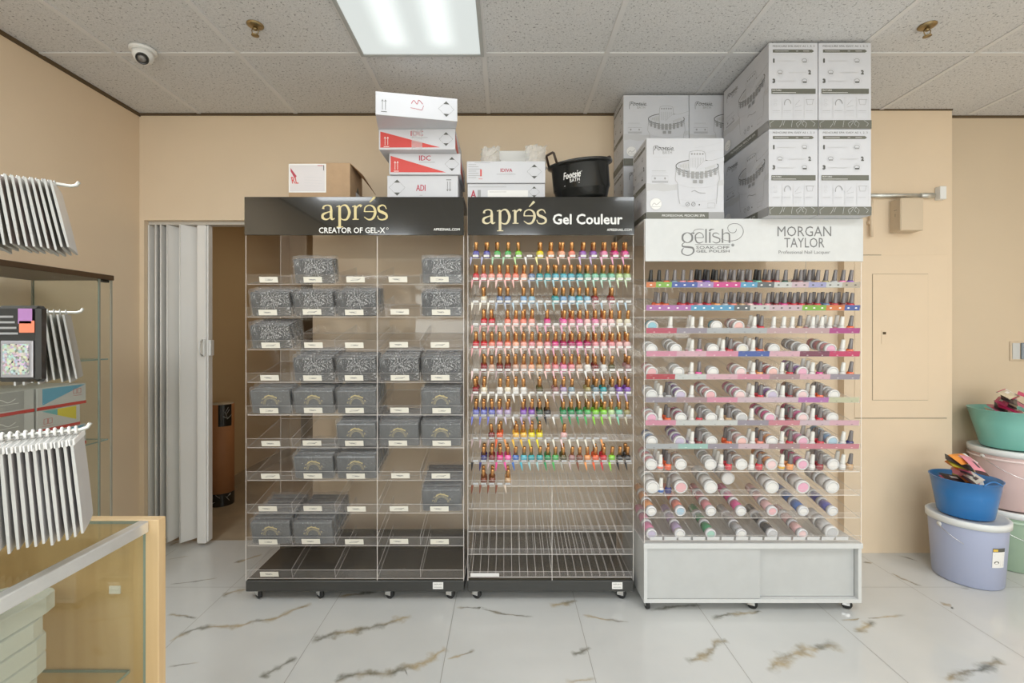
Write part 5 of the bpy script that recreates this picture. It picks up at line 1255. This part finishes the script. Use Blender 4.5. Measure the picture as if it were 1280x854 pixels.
# ------------------------------------------------------------------ things on the back wall
def wall_things():
    Y = YBUMP
    e = empty('electrical_panel', (PX(1131, Y), Y, PZ(420, Y))); O = tuple(e.location); tag(e, 'cream painted electrical panel set flush in the wall beside the racks', 'electrical panel')
    b = MB(); b.bevbox(PX(1068, Y), PX(1183.5, Y), Y - .003, Y - .0002, PZ(522.5, Y), PZ(319, Y), .001); b.build('cover_frame', wallm, e, O)
    b = MB(); x0, x1, z0, z1 = PX(1090, Y), PX(1159, Y), PZ(500, Y), PZ(343, Y); g = .0022
    b.box(x0 - g, x1 + g, Y - .0036, Y - .0032, z0 - g, z1 + g); b.build('door_gap', seamm, e, O)
    b = MB(); b.bevbox(x0, x1, Y - .0065, Y - .0038, z0, z1, .001); d = b.build('door', wallm, e, O)
    b = MB(); xc, zc = PX(1104, Y), PZ(419, Y); b.bevbox(xc - .017, xc + .017, Y - .009, Y - .0066, zc - .055, zc + .03, .002); l = b.build('latch', wallm, d, O)
    b = MB(); b.box(xc - .010, xc + .010, Y - .0098, Y - .0091, zc + .004, zc + .020); b.build('latch_slot', gapm, l, O) if False else b.build('slot', gapm, d, O)
    b = MB(); b.box(PX(1068, Y), PX(1183, Y), Y - .0034, Y - .0030, PZ(523.2, Y), PZ(522.2, Y)); b.box(PX(1068, Y), PX(1101, Y), Y - .0034, Y - .0030, PZ(319.4, Y), PZ(318.6, Y)); b.build('painted_seam', seamm, e, O)
    # junction box
    e = empty('junction_box', (PX(1126, 2.8), YBUMP, PZ(287, 2.8))); O = tuple(e.location); tag(e, 'small cream metal box mounted on the wall under the conduit', 'junction box')
    b = MB(); x0, x1, z0, z1 = PX(1126, 2.8), PX(1155, 2.8), PZ(288, 2.8), PZ(247, 2.8)
    b.bevbox(x0, x1, 2.80, Y - .0005, z0, z1, .005); bx = b.build('box_body', wallr, e, O)
    b = MB(); b.bevbox(x0 - .004, x1 + .004, Y - .0035, Y - .0004, z0 - .004, z1 + .004, .001); b.build('mounting_plate', wallr, e, O)
    b = MB(); b.bevbox(x1 - .006, x1 + .003, 2.815, 2.83, z0 + .085, z0 + .105, .001); b.build('latch', gapm, e, O)
    A = Art((x0, 2.84, 0), (0, -1, 0), (0, 0, 1)); A.line(-.01, z0 + .13, .012, z0 + .13, .003, seamm); A.line(0, z0 + .09, 0, z0 + .11, .004, seamm); A.build('knockout_mark', e, O)
    # conduit
    zc = PZ(244.5, 2.86); e = empty('wall_conduit', (1.9, 2.86, zc)); O = tuple(e.location); tag(e, 'horizontal galvanised conduit along the wall behind the cartons', 'conduit')
    b = MB(); b.tube([(2.0 if False else PX(1078, 2.86), 2.86, zc), (PX(1168, 2.86), 2.86, zc)], .013, 12); b.build('pipe', galv, e, O)
    b = MB(); b.tube([(PX(1150, 2.86), 2.86, zc), (PX(1167, 2.86), 2.86, zc)], .016, 12); b.build('coupling', galv, e, O)
    b = MB(); b.bevbox(PX(1168, Y), PX(1176, Y), 2.845, Y - .0005, PZ(251, Y), PZ(235, Y), .003); b.build('wall_flange', white, e, O)
    xx = PX(1089.5, 2.86)
    e = empty('pipe_stub', (xx, 2.86, PZ(296, 2.86))); O = tuple(e.location); tag(e, 'short cream painted pipe stub on the wall below the stacked cartons', 'pipe')
    b = MB(); b.tube([(xx, 2.86, PZ(296, 2.86)), (xx, 2.862, PZ(270, 2.86)), (xx, 2.86, PZ(250, 2.86))], .010, 10); b.build('pipe', wallm, e, O)
    b = MB(); b.bevbox(xx - .014, xx + .014, 2.862, Y - .0035, PZ(280, 2.86), PZ(276, 2.86), .001); b.build('wall_mount', wallm, e, O)
    # thermostat
    Y = YREC; e = empty('thermostat', (PX(1275, Y), Y, PZ(440, Y))); O = tuple(e.location); tag(e, 'cream and grey thermostat on the wall above the mint tub', 'thermostat')
    b = MB(); b.bevbox(PX(1261.5, Y), PX(1296, Y), Y - .008, Y - .0005, PZ(451, Y), PZ(427, Y), .006); b.build('mounting_plate', wallr, e, O)
    b = MB(); b.bevbox(PX(1263.5, Y), PX(1272.5, Y), Y - .012, Y - .0085, PZ(449, Y), PZ(429, Y), .003); b.build('side_cover', mat('pale_grey_plastic', (.55, .56, .55), .4), e, O)
    b = MB(); b.bevbox(PX(1273.5, Y), PX(1292, Y), Y - .022, Y - .0085, PZ(449, Y), PZ(428.5, Y), .003); b.build('display_unit', mat('blue_grey_plastic', (.26, .30, .34), .3), e, O)
wall_things()

# ------------------------------------------------------------------ pails and tubs
def pail(x, y, z, r, h, col, label, rz=0, sticker=False):
    e = empty('plastic_pail', (x, y, z), (0, 0, rz)); tag(e, label, 'pail', 'stacked plastic pails')
    r0 = r * .89
    b = MB(); b.lathe([(0, .002), (r0 - .006, .002), (r0, .008), (r, h - .03), (r, h - .012), (0, h - .012)], 48); b.build('pail_body', mat('pail_' + col[0], col[1], .38, coat=.15), e)
    b = MB(); b.lathe([(0, h - .011), (r + .001, h - .011), (r + .004, h - .034), (r + .009, h - .034), (r + .010, h - .004), (r + .006, h), (r - .006, h), (r - .012, h - .006), (0, h - .006)], 48); b.build('lid', mat('pail_lid_white', (.74, .76, .76), .35), e)
    if col[0] != 'lavender':
        b = MB(); b.lathe([(r + .0005, h - .062), (r + .008, h - .060), (r + .008, h - .052), (r + .0005, h - .050)], 48, cap=False); b.build('rim_band', mat('rim_' + col[0], tuple(min(.8, c_ * 1.15 + .1) for c_ in col[1]), .4), e)
    # wire bail handle resting down the side
    b = MB(); pts = []
    for i in range(15):
        an = math.radians(185 + 170 * i / 14); dz = -.11 * math.sin(math.radians(180 * i / 14))
        pts.append(((r + .014) * math.cos(an), (r + .014) * math.sin(an), h - .05 + dz))
    if col[0] == 'lavender': pts = pts[:4] 
    b.tube(pts, .0016, 6); b.build('wire_handle', chrome, e)
    for an in (185, 355):
        c = (math.cos(math.radians(an)), math.sin(math.radians(an)))
        b = MB(); b.lathe([(0, 0), (.012, 0), (.012, .006), (0, .006)], 12, M=Matrix.Translation((c[0] * (r + .001), c[1] * (r + .001), h - .05)) @ Matrix.Rotation(math.radians(an), 4, 'Z') @ Matrix.Rotation(math.pi / 2, 4, 'Y')); b.build('handle_lug', white, e)
    if sticker:
        A = Art((0, 0, 0), (1, 0, 0), (0, 0, 1))
        A.rect(-.035, 0, .035, .105, paper); A.rect(-.035, .085, .035, .105, ink); A.rect(-.033, .088, -.008, .1, mat('label_yellow', (.75, .5, .08), .5)); A.text('MAESTRO', -.025, .060, .027, .070, ink) if False else A.line(-.025, .066, .027, .066, .006, ink)
        A.line(-.02, .075, .02, .075, .002, midink); A.line(-.03, .052, .03, .052, .002, midink); A.disc(-.012, .028, .014, .008, ink, 12)
        for q in range(4): A.line(.008, .035 - q * .008, .03, .035 - q * .008, .0018, midink)
        nb = MB()
        for f_, m_ in zip(A.b.f, A.b.m):
            P_ = [A.b.v[i_] for i_ in f_]
            if len(P_) == 4 and max(p[0] for p in P_) - min(p[0] for p in P_) > .015:
                for k_ in range(8):
                    lp = lambda a_, b_, t_: tuple(a_[q] + (b_[q] - a_[q]) * t_ for q in range(3))
                    nb.face([lp(P_[0], P_[1], k_ / 8), lp(P_[0], P_[1], (k_ + 1) / 8), lp(P_[3], P_[2], (k_ + 1) / 8), lp(P_[3], P_[2], k_ / 8)], m_)
            else: nb.face(P_, m_)
        A.b = nb
        vs = []
        for x_, y_, z_ in A.b.v:
            zz = z_ + .13; rr = r0 + (r - r0) * (zz - .008) / (h - .038) + .0014 - y_ * .6; an = math.radians(-86) + x_ / r
            vs.append((rr * math.cos(an), rr * math.sin(an), zz))
        A.b.v = vs; A.b.build('product_label', A.mats, e)
    return e
LAV = ('lavender', (.40, .44, .60)); PINK = ('pink', (.66, .49, .47)); GRN = ('green', (.34, .46, .34))
pail(2.585, 2.60, 0, .166, .357, LAV, 'pale lavender pail with white lid standing on the floor, labelled side', sticker=True)
pail(3.00, 2.765, 0, .172, .345, GRN, 'pale green pail on the floor underneath the pink pail')
pail(3.00, 2.765, .3455, .172, .345, PINK, 'pink pail with white lid stacked on the green pail')

def tub(x, y, z, r0, r1, h, col, name, label):
    e = empty('plastic_tub', (x, y, z)); tag(e, label, 'tub', 'plastic tubs of packets')
    b = MB(); b.lathe([(0, 0), (r0 - .004, 0), (r0, .004), (r0 + (r1 - r0) * .6, h * .6), (r1, h - .004), (r1 + .005, h - .002), (r1 + .005, h), (r1 - .001, h), (r0 + (r1 - r0) * .58, h * .58), (r0 - .003, .006), (0, .004)], 44)
    b.build('tub_shell', mat(name, col, .3, coat=.3), e)
    if h > .2:
        b = MB(); b.tube([( -.05 + .1 * i / 8, -(r1 + .004) + .004, h - .004 + .022 * math.sin(math.pi * i / 8)) for i in range(9)], .004, 8); b.build('handle', mat(name, col, .3), e)
    return e
tub(2.575, 2.60, .3578, .118, .150, .205, (.02, .17, .46), 'blue_tub', 'bright blue tub of packets standing on the lavender pail')
tub(3.0, 2.765, .6912, .125, .180, .225, (.20, .50, .43), 'mint_tub', 'mint green tub of packets standing on the pink pail')

def packets(cx, cy, z, R0, n, cols, where, seed):
    rr = random.Random(seed)
    for i in range(n):
        cn, c = cols[i % len(cols)]
        w, h = rr.uniform(.055, .075), rr.uniform(.12, .15)
        b = MB(); nx, nz = 4, 6
        def P(a, b_, s):
            u, v = a / nx, b_ / nz; puff = .006 * math.sin(math.pi * u) ** .6 * math.sin(math.pi * v) ** .5 if 0 < u < 1 and 0 < v < 1 else 0.0004
            return ((u - .5) * w, (v - .5) * h, s * puff + .002 * math.sin(v * 5 + i))
        T_ = [[P(a, c_, 1) for a in range(nx + 1)] for c_ in range(nz + 1)]; B_ = [[P(a, c_, -1) for a in range(nx + 1)] for c_ in range(nz + 1)]
        for G, fl in ((T_, 0), (B_, 1)):
            for q in range(nz):
                for a in range(nx):
                    f = [G[q][a], G[q][a + 1], G[q + 1][a + 1], G[q + 1][a]]
                    m_ = 1 if (q in (0,) or (a == 2 and q in (2, 3))) else 0
                    b.face(f if not fl else f[::-1], m_, True)
        me = b.data('sheet_mask_packet', [tint_plastic, paper if i % 2 else mat('packet_dark', (.06, .03, .04), .3)])
        o = bpy.data.objects.new('foil_packet', me); C.objects.link(o); o.color = (*c, 1)
        an = rr.uniform(0, 6.28); rad = R0 * math.sqrt(rr.random()) * .55
        N_ = Vector((.16, -.50, .85)).normalized(); q_ = Vector((0, 0, 1)).rotation_difference(N_)
        U_ = q_ @ Vector((1, 0, 0)); V_ = q_ @ Vector((0, 1, 0)); rad = R0 * (.12 + .55 * (i / n))
        o.location = Vector((cx, cy, z)) + N_ * ((i - n * .40) * .0155) + U_ * rr.uniform(-rad, rad) + V_ * rr.uniform(-rad, rad) * .5
        from mathutils import Quaternion
        o.rotation_mode = 'QUATERNION'; o.rotation_quaternion = q_ @ Quaternion((0, 0, 1), rr.uniform(-1.2, 1.2) + 1.2 * (i % 2))
        tag(o, f'{cn} foil packet in the {where}, {ORD[i]} from the heap bottom', 'packet', f'foil packets in the {where}')
packets(2.575, 2.61, .565, .13, 13, [('orange', (.80, .25, .04)), ('pink', (.78, .16, .30)), ('yellow', (.62, .50, .06)), ('black and white', (.05, .04, .04)), ('orange', (.85, .32, .06)), ('rose pink', (.80, .30, .38)), ('pale', (.7, .66, .6))], 'blue tub', 4)
packets(3.0, 2.765, .93, .18, 13, [('red and white', (.55, .03, .12)), ('floral pale', (.62, .55, .40)), ('crimson', (.62, .04, .16)), ('pink', (.70, .20, .30)), ('dark', (.06, .05, .05))], 'mint tub', 9)

# cardboard tube in the hall
def hall_tube():
    x, y, r, h = -2.275, 3.72, .088, .80
    e = empty('cardboard_tube', (x, y, .0015)); tag(e, 'tall brown cardboard drum with black taped ends standing in the hall', 'cardboard drum')
    b = MB(); b.lathe([(0, 0), (r, 0), (r, h), (0, h)], 32, smooth=True); b.build('drum_wall', mat('drum_kraft', (.44, .20, .08), .6, noise=.06, nscale=10), e)
    b = MB(); b.lathe([(0, h + .0005), (r - .003, h + .0005), (r - .003, h + .004), (0, h + .004)], 32); b.build('lid', mat('drum_lid', (.6, .55, .45), .6), e)
    b = MB()
    b.lathe([(r + .0008, .0), (r + .0012, .10)], 32, cap=False); b.build('black_tape', black, e); b = MB()
    n = 7; a0 = math.radians(-75)
    for i in range(n):
        a_, b_ = a0 + i * .16, a0 + (i + 1) * .16; q = r + .0012
        b.face([(q * math.cos(a_), q * math.sin(a_), h - .17), (q * math.cos(b_), q * math.sin(b_), h - .17), (q * math.cos(b_), q * math.sin(b_), h), (q * math.cos(a_), q * math.sin(a_), h)])
    b.build('black_tape', black, e)
    b = MB()
    for i in range(16):
        rr = random.Random(i); a_ = math.radians(rr.uniform(-160, -10)); z0 = rr.uniform(.01, .09) if i < 10 else h - rr.uniform(.02, .15)
        if i >= 10: a_ = math.radians(rr.uniform(-70, -15))
        q = r + .002; a2_ = a_ + rr.uniform(.2, .4) * rr.choice((-1, 1)); z1 = z0 + rr.uniform(-.04, .05)
        if i < 10: z1 = max(.005, min(.095, z1))
        b.tube([(q * math.cos(a_ + (a2_ - a_) * t), q * math.sin(a_ + (a2_ - a_) * t), z0 + (z1 - z0) * t) for t in (0, .5, 1)], .0012, 4)
    b.build('tape_pattern', paper, e)
hall_tube()

# ------------------------------------------------------------------ left side: showcase counter
def counter():
    X0, X1, Y0, Y1, Z = -1.22, -.686, .15, .937, 1.0
    O = (X1, Y1, 0)
    e = empty('showcase_counter', O); tag(e, 'glass-topped maple showcase counter with aluminium front rail, nearest the viewer', 'showcase')
    b = MB(); b.bevbox(X0, X1, .917, Y1, 0, Z, .001); b.build('end_panel', maple, e, O)
    b = MB(); b.bevbox(X0, X1, Y0, Y0 + .02, 0, Z, .001); b.build('end_panel', maple, e, O)
    b = MB(); b.bevbox(X0, X0 + .02, Y0 + .0205, .9165, 0, Z, .001); b.build('back_panel', maple, e, O)
    b = MB(); b.bevbox(X0 + .0205, X1 - .022, Y0 + .0205, .9165, .12, .14, .001); b.box(X0 + .03, X1 - .03, Y0 + .0205, .9165, .0, .12); b.build('floor_board', maple, e, O)
    b = MB(); b.bevbox(-.724, -.704, Y0 + .0205, .9165, Z - .024, Z - .001, .002); b.build('top_rail', alu, e, O)
    b = MB(); b.box(-.7025, -.698, Y0 + .0205, .9165, .02, Z - .03) if False else b.box(-.716, -.711, Y0 + .0205, .9165, .14, Z - .0245, 0, 1); b.build('front_glass', [glasst, glasse], e, O)
    b = MB(); b.box(X0 + .0205, -.7245, Y0 + .0205, .9165, Z - .008, Z - .002, 0, 1); b.build('top_glass', [glasst, glasse], e, O)
    b = MB(); b.box(X0 + .021, -.74, Y0 + .022, .914, .700, .706, 0, 1); b.build('glass_shelf', [glass, glasse], e, O)
    b = MB(); x = PX(144, .9165); b.box(x - .011, x + .011, .915, .9168, PZ(742.5, .915), PZ(733, .915)); b.build('price_sticker', paper, e, O)
counter()
ends = [.822, .818, .834, .834, .828, .850]
for i in range(6):
    zz = .7065 + i * .0335; w = .12; y1 = ends[i]; y0 = .24
    b = MB(); pts = [(-.925, y0), (-.815, y0), (-.812, y1 - .03), (-.818, y1 - .008), (-.83, y1), (-.912, y1), (-.925, y1 - .012)]
    n = len(pts); h = .031
    b.raw([(x, y, zz) for x, y in pts] + [(x, y, zz + h - .002) for x, y in pts] + [(x * 1 + (.003 if x < -.87 else -.003), y - (.003 if y > .5 else -.003), zz + h) for x, y in pts],
          [tuple(reversed(range(n)))] + [tuple(range(2 * n, 3 * n))] + [(k_, (k_ + 1) % n, n + (k_ + 1) % n, n + k_) for k_ in range(n)] + [(n + k_, n + (k_ + 1) % n, 2 * n + (k_ + 1) % n, 2 * n + k_) for k_ in range(n)])
    e = b.build('white_case', mat('satin_white_case', (.68, .72, .74), .35), None, (-.87, .5, zz))
    tag(e, f'long slim white case inside the glass counter, {["bottom", "second from bottom", "third from bottom", "fourth from bottom", "fifth from bottom", "topmost"][i]} of the stack', 'case', 'slim white cases in the counter')
    A = Art((-.8135, .60, zz + .012), (0, 1, 0), (0, 0, 1), lift=.0022); A.text('LONG TUBE' if False else 'I  I I  I I', 0, 0, .09, .007, ink) if False else A.line(0, .004, .05, .004, .004, midink); A.line(.06, .004, .12, .004, .003, midink); A.build('faint_print', e, (-.87, .5, zz))

# glass tower
def tower():
    X0, X1, Y0, Y1, Z = -2.285, -1.90, 1.02, 2.24, 1.646
    O = ((X0 + X1) / 2, (Y0 + Y1) / 2, 0)
    e = empty('glass_cabinet', O); tag(e, 'tall glass display cabinet with dark wooden top against the left wall', 'display cabinet')
    b = MB(); b.bevbox(X0, X1 + .006, Y0, Y1 + .006, Z - .024, Z, .002); b.build('top_board', darkwood, e, O)
    b = MB(); b.bevbox(X0, X1 + .004, Y0, Y1 + .004, 0, .14, .002); b.build('plinth', darkwood, e, O)
    t = .005
    b = MB(); b.box(X0 + .01, X1 - .006, Y1 - t, Y1, .1405, Z - .0245, 0, 1); b.build('glass_pane', [glass, glasse], e, O)
    b = MB(); b.box(X0 + .01, X1 - .006, Y0, Y0 + t, .1405, Z - .0245, 0, 1); b.build('glass_pane', [glass, glasse], e, O)
    for ya, yb in ((Y0, 1.62), (1.625, 2.17)):
        b = MB(); b.box(X1 - t, X1, ya, yb, .1405, Z - .0245, 0, 1); b.build('sliding_pane', [glass, glasse], e, O)
    b = MB()
    b.box(X1 - .005, X1 + .001, Y1 - .006, Y1 + .001, .1405, Z - .0245); b.box(X1 - .008, X1 - .002, 2.171, 2.179, .1405, Z - .0245); b.box(X0, X0 + .008, Y1 - .006, Y1, .1405, Z - .0245)
    b.build('edge_strip', mat('edge_strip_grey', (.30, .29, .24), .3), e, O)
    b = MB(); b.bevbox(X1 - .03, X1 - .0065, 2.19, 2.234, Z - .036, Z - .0245, .002); b.build('hinge_clip', black, e, O)
    for zz in (1.246, .86, .47):
        b = MB(); b.box(X0 + .01, X1 - .012, Y0 + .008, Y1 - .008, zz - .006, zz, 0, 1); b.build('glass_shelf', [glass, glasse], e, O)
    A = Art((X0 + .01, 1.9, 0), (0, 1, 0), (0, 0, 1)); 
    return e
tower()
def drill_box(y0, y1, zz, lab, tone):
    x1, x0, h = -1.935, -2.20, .092
    e = empty('nail_product_box', (x1, y0, zz)); tag(e, lab, 'box', 'product boxes in the glass cabinet')
    b = MB(); b.bevbox(x0 - x1, 0, 0, y1 - y0, 0, h, .0015); b.build('carton_body', mat('greywhite_carton', (.62, .61, .60), .45), e)
    A = Art((0, 0, 0), (0, 1, 0), (0, 0, 1), y1 - y0, h)
    A.rect(0, .0, 1, .14, redink)
    if tone == 'blue': A.poly([(.1, .20), (.98, .95), (.1, .95)], mat('sky_print', (.16, .42, .60), .45))
    if tone == 'yellow': A.poly([(.1, .95), (.9, .95), (.9, .3)], mat('yellow_print', (.75, .62, .08), .45)); A.poly([(.1, .95), (.45, .95), (.45, .66)], mat('teal_print', (.2, .48, .5), .45))
    if tone != 'grey':
        for q in (0, 1): A.stroke([(.72 + q * .09, .30 + .25 * (tone == 'blue')), (.79 + q * .09, .30 + .25 * (tone == 'blue')), (.79 + q * .09, .52 + .25 * (tone == 'blue')), (.72 + q * .09, .52 + .25 * (tone == 'blue'))], .0022, redink, n=1, closed=True) if tone == 'blue' else A.stroke([(.15 + q * .1, .35), (.23 + q * .1, .35), (.23 + q * .1, .58), (.15 + q * .1, .58)], .0022, redink, n=1, closed=True)
        A.line(.1 if tone != 'blue' else .72, .25 + .2 * (tone == 'blue'), .35 if tone != 'blue' else .9, .25 + .2 * (tone == 'blue'), .0012, redink)
    else:
        A.rect(.0, .2, .9, .98, mat('grey_print', (.42, .41, .40), .5)); A.stroke([(.6, .6), (.68, .7), (.75, .55), (.82, .68)], .003, paper); A.line(.5, .45, .85, .48, .002, paper)
    A.build('side_print', e)
for lay, (t1, t2) in enumerate((('blue', 'grey'), ('yellow', 'grey'), ('blue', 'grey'))):
    zz = .8605 + .093 * lay + .012 * 0
    nm = ['bottom', 'middle', 'top'][lay]
    drill_box(1.915, 2.14 - (.03 if lay == 1 else 0), zz, f'{nm} white box with {t1} print and red stripe, cabinet stack nearer the back wall', t1)
    drill_box(1.50, 1.905, zz, f'{nm} grey box with red stripe, cabinet stack nearer the viewer', t2)

# hanging goods on hooks from a display panel just out of frame
def panel_and_hooks():
    e = empty('hook_panel', (-1.30, .75, 0)); O = (-1.30, .75, 0); tag(e, 'white slotted display panel with long steel hooks behind the showcase counter', 'display panel')
    b = MB(); b.bevbox(-1.31, -1.27, .38, 1.09, .08, 1.8, .003); b.build('slotted_board', white, e, O)
    for y in (.45, 1.0): b = MB(); b.bevbox(-1.50, -1.245, y - .02, y + .02, 0, .08, .004); b.build('foot', black, e, O)
    hooks = []
    for y, pt, py in ((.93, 99, 234), (1.12, 104, 391), (.80, 113, 536)):
        xt, zz = PX(pt, y), PZ(py, y); d = Vector((math.cos(HA), math.sin(HA), 0)); T_ = Vector((xt, y, zz)); s0 = (T_.x + 1.27) / d.x; B_ = T_ - d * s0
        b = MB(); b.tube([B_, T_ - d * .012, T_ - d * .004 + Vector((0, 0, .003)), T_ + Vector((0, 0, .010))], .0032, 8); b.tube([B_ - Vector((0, 0, .02)), B_ + Vector((0, 0, .02))], .006, 6); b.build('hook', galv, e, O)
        hooks.append((T_, d))
    return hooks
HA = math.radians(36)
hooks = panel_and_hooks()
def packs(hook, n, step, s0, H_, W_, lean0, lean1, cols, name, where, grp, seed, white_top=False):
    rr = random.Random(seed); T0, d0_ = hook
    for i in range(n):
        P0 = T0 - d0_ * (s0 + step * (n - 1 - i)); x, y, zh = P0
        t_ = .0072
        b = MB(); nz, ny = 6, 3
        w = W_ * rr.uniform(.96, 1.04); h = H_ * rr.uniform(.96, 1.03)
        def P(a, c_, s):
            u, v = a / ny, c_ / nz
            pf = (1 if 0 < a < ny else .6) * (math.sin(math.pi * min(.93, max(.12, v))) ** .25)
            return Vector((s * t_ / 2 * pf, (u - .5) * w, -h * v - (.0070 if white_top else .0066)))
        L_ = [[P(a, c_, 1) for a in range(ny + 1)] for c_ in range(nz + 1)]; Rr = [[P(a, c_, -1) for a in range(ny + 1)] for c_ in range(nz + 1)]
        for G in (L_, Rr):
            for q in range(nz):
                for a in range(ny): b.face([G[q][a], G[q][a + 1], G[q + 1][a + 1], G[q + 1][a]], 0, False)
        for q in range(nz):
            for a in (0, ny): b.face([L_[q][a], L_[q + 1][a], Rr[q + 1][a], Rr[q][a]], 1)
        for a in range(ny): b.face([L_[nz][a], L_[nz][a + 1], Rr[nz][a + 1], Rr[nz][a]], 1); b.face([L_[0][a], L_[0][a + 1], Rr[0][a + 1], Rr[0][a]], 1)
        o = bpy.data.objects.new(name, b.data(name, [tint_plastic, film2m])); C.objects.link(o); o.color = (*rr.choice(cols), 1)
        o.location = (x, y, zh); lean = lean0 + (lean1 - lean0) * i / max(1, n - 1) + rr.uniform(-.002, .002)
        o.rotation_euler = (rr.uniform(-.03, .03), -lean, HA + rr.uniform(-.008, .008))
        tag(o, f'thin clear-bagged packet on the {where}, {ORD[n - 1 - i]} back from its tip', 'packet', grp)
        b = MB(); rr_ = .0058 if white_top else .0055; b.tube([(0, rr_ * math.cos(q * .5236), rr_ * math.sin(q * .5236)) for q in range(12)], .0014 if not white_top else .0020, 6, closed=True)
        b.build('hanging_loop', paper if white_top else film2m, o, (0, 0, 0))
        if white_top: b = MB(); b.bevbox(-.0038, .0038, -w / 2, w / 2, -.018, -.0072, .0012); b.build('header_card', paper, o)
film2m = mat('grey_film_edge', (.46, .46, .44), .35, coat=.3)
gcols = [(.40, .39, .35), (.34, .34, .30), (.50, .49, .46), (.30, .28, .24), (.54, .52, .50), (.46, .38, .36)]
wcols = [(.62, .61, .60), (.55, .54, .54), (.48, .45, .45), (.36, .30, .31), (.66, .65, .65), (.50, .47, .50)]
packs(hooks[0], 20, .0085, .035, .128, .10, .04, .20, gcols, 'hanging_packet', 'upper hook', 'packets hanging on the upper hook', 1)
packs(hooks[1], 9, .0105, .030, .155, .09, .05, .15, gcols, 'hanging_packet', 'middle hook', 'packets hanging on the middle hook', 2)
packs(hooks[2], 23, .0087, .018, .160, .11, .0, .09, wcols, 'hanging_packet', 'lowest hook above the counter', 'packets hanging on the lowest hook', 3, True)

def glitter_case():
    Y = .90; x0, x1 = PX(-6, Y), PX(48, Y); z0, z1 = PZ(478, Y), PZ(382, Y)
    O = ((x0 + x1) / 2, Y, z0); e = empty('glitter_case', O); tag(e, 'black clamshell pack with square of pink glitter hanging by the cabinet', 'glitter pack')
    b = MB(); b.bevbox(x0, x1, Y, Y + .022, z0, z1, .006); b.build('case_shell', black, e, O)
    b = MB(); b.bevbox(PX(3, Y), PX(43, Y), Y - .004, Y - .0003, PZ(472, Y), PZ(426, Y), .003); b.build('window_rim', mat('silver_rim', (.45, .45, .48), .25, .6), e, O)
    b = MB(); b.box(PX(7, Y), PX(39, Y), Y - .0055, Y - .0042, PZ(468, Y), PZ(430, Y)); b.build('glitter_panel', glitterm, e, O)
    A = Art((0, Y, 0), (1, 0, 0), (0, 0, 1))
    for q in range(4): A.line(x0 + .004, PZ(396 + q * 7, Y), PX(17 + q * 2, Y), PZ(396 + q * 7, Y), .004, midink)
    A.build('silver_lines', e, O)
    b = MB(); xa, xb = PX(20, Y - .01), PX(40, Y - .01)
    b.bevbox(xa, xb - .004, Y - .007, Y - .005, PZ(405, Y), PZ(386, Y), .001, 0); b.bevbox(xa + .002, xb, Y - .007, Y - .0045, PZ(416, Y), PZ(401, Y), .003, 1)
    b.build('hang_tag', [mat('violet_tag', (.45, .22, .50), .5), mat('orange_tag', (.88, .25, .14), .5)], e, O)
glitter_case()

# ------------------------------------------------------------------ world, camera, view
w = bpy.data.worlds.new('world'); bpy.context.scene.world = w; w.use_nodes = True
w.node_tree.nodes['Background'].inputs[0].default_value = (.6, .6, .6, 1); w.node_tree.nodes['Background'].inputs[1].default_value = .2
cam = bpy.data.cameras.new('camera'); co = bpy.data.objects.new('camera', cam); C.objects.link(co)
co.location = (0, 0, CZ); co.rotation_euler = (math.pi / 2, 0, 0)
cam.sensor_width = 36; cam.lens = F / 1280 * 36; cam.shift_x = (640 - CX) / 1280; cam.shift_y = (CY - 427) / 1280; cam.clip_start = .02
sc = bpy.context.scene; sc.camera = co
sc.view_settings.view_transform = 'Standard'; sc.view_settings.look = 'None'; sc.view_settings.gamma = 1; sc.view_settings.use_curve_mapping = False
sc.view_settings.exposure = -0.06
try:
    sc.cycles.transparent_max_bounces = 40; sc.cycles.max_bounces = 10; sc.cycles.diffuse_bounces = 5; sc.cycles.glossy_bounces = 4
except Exception: pass
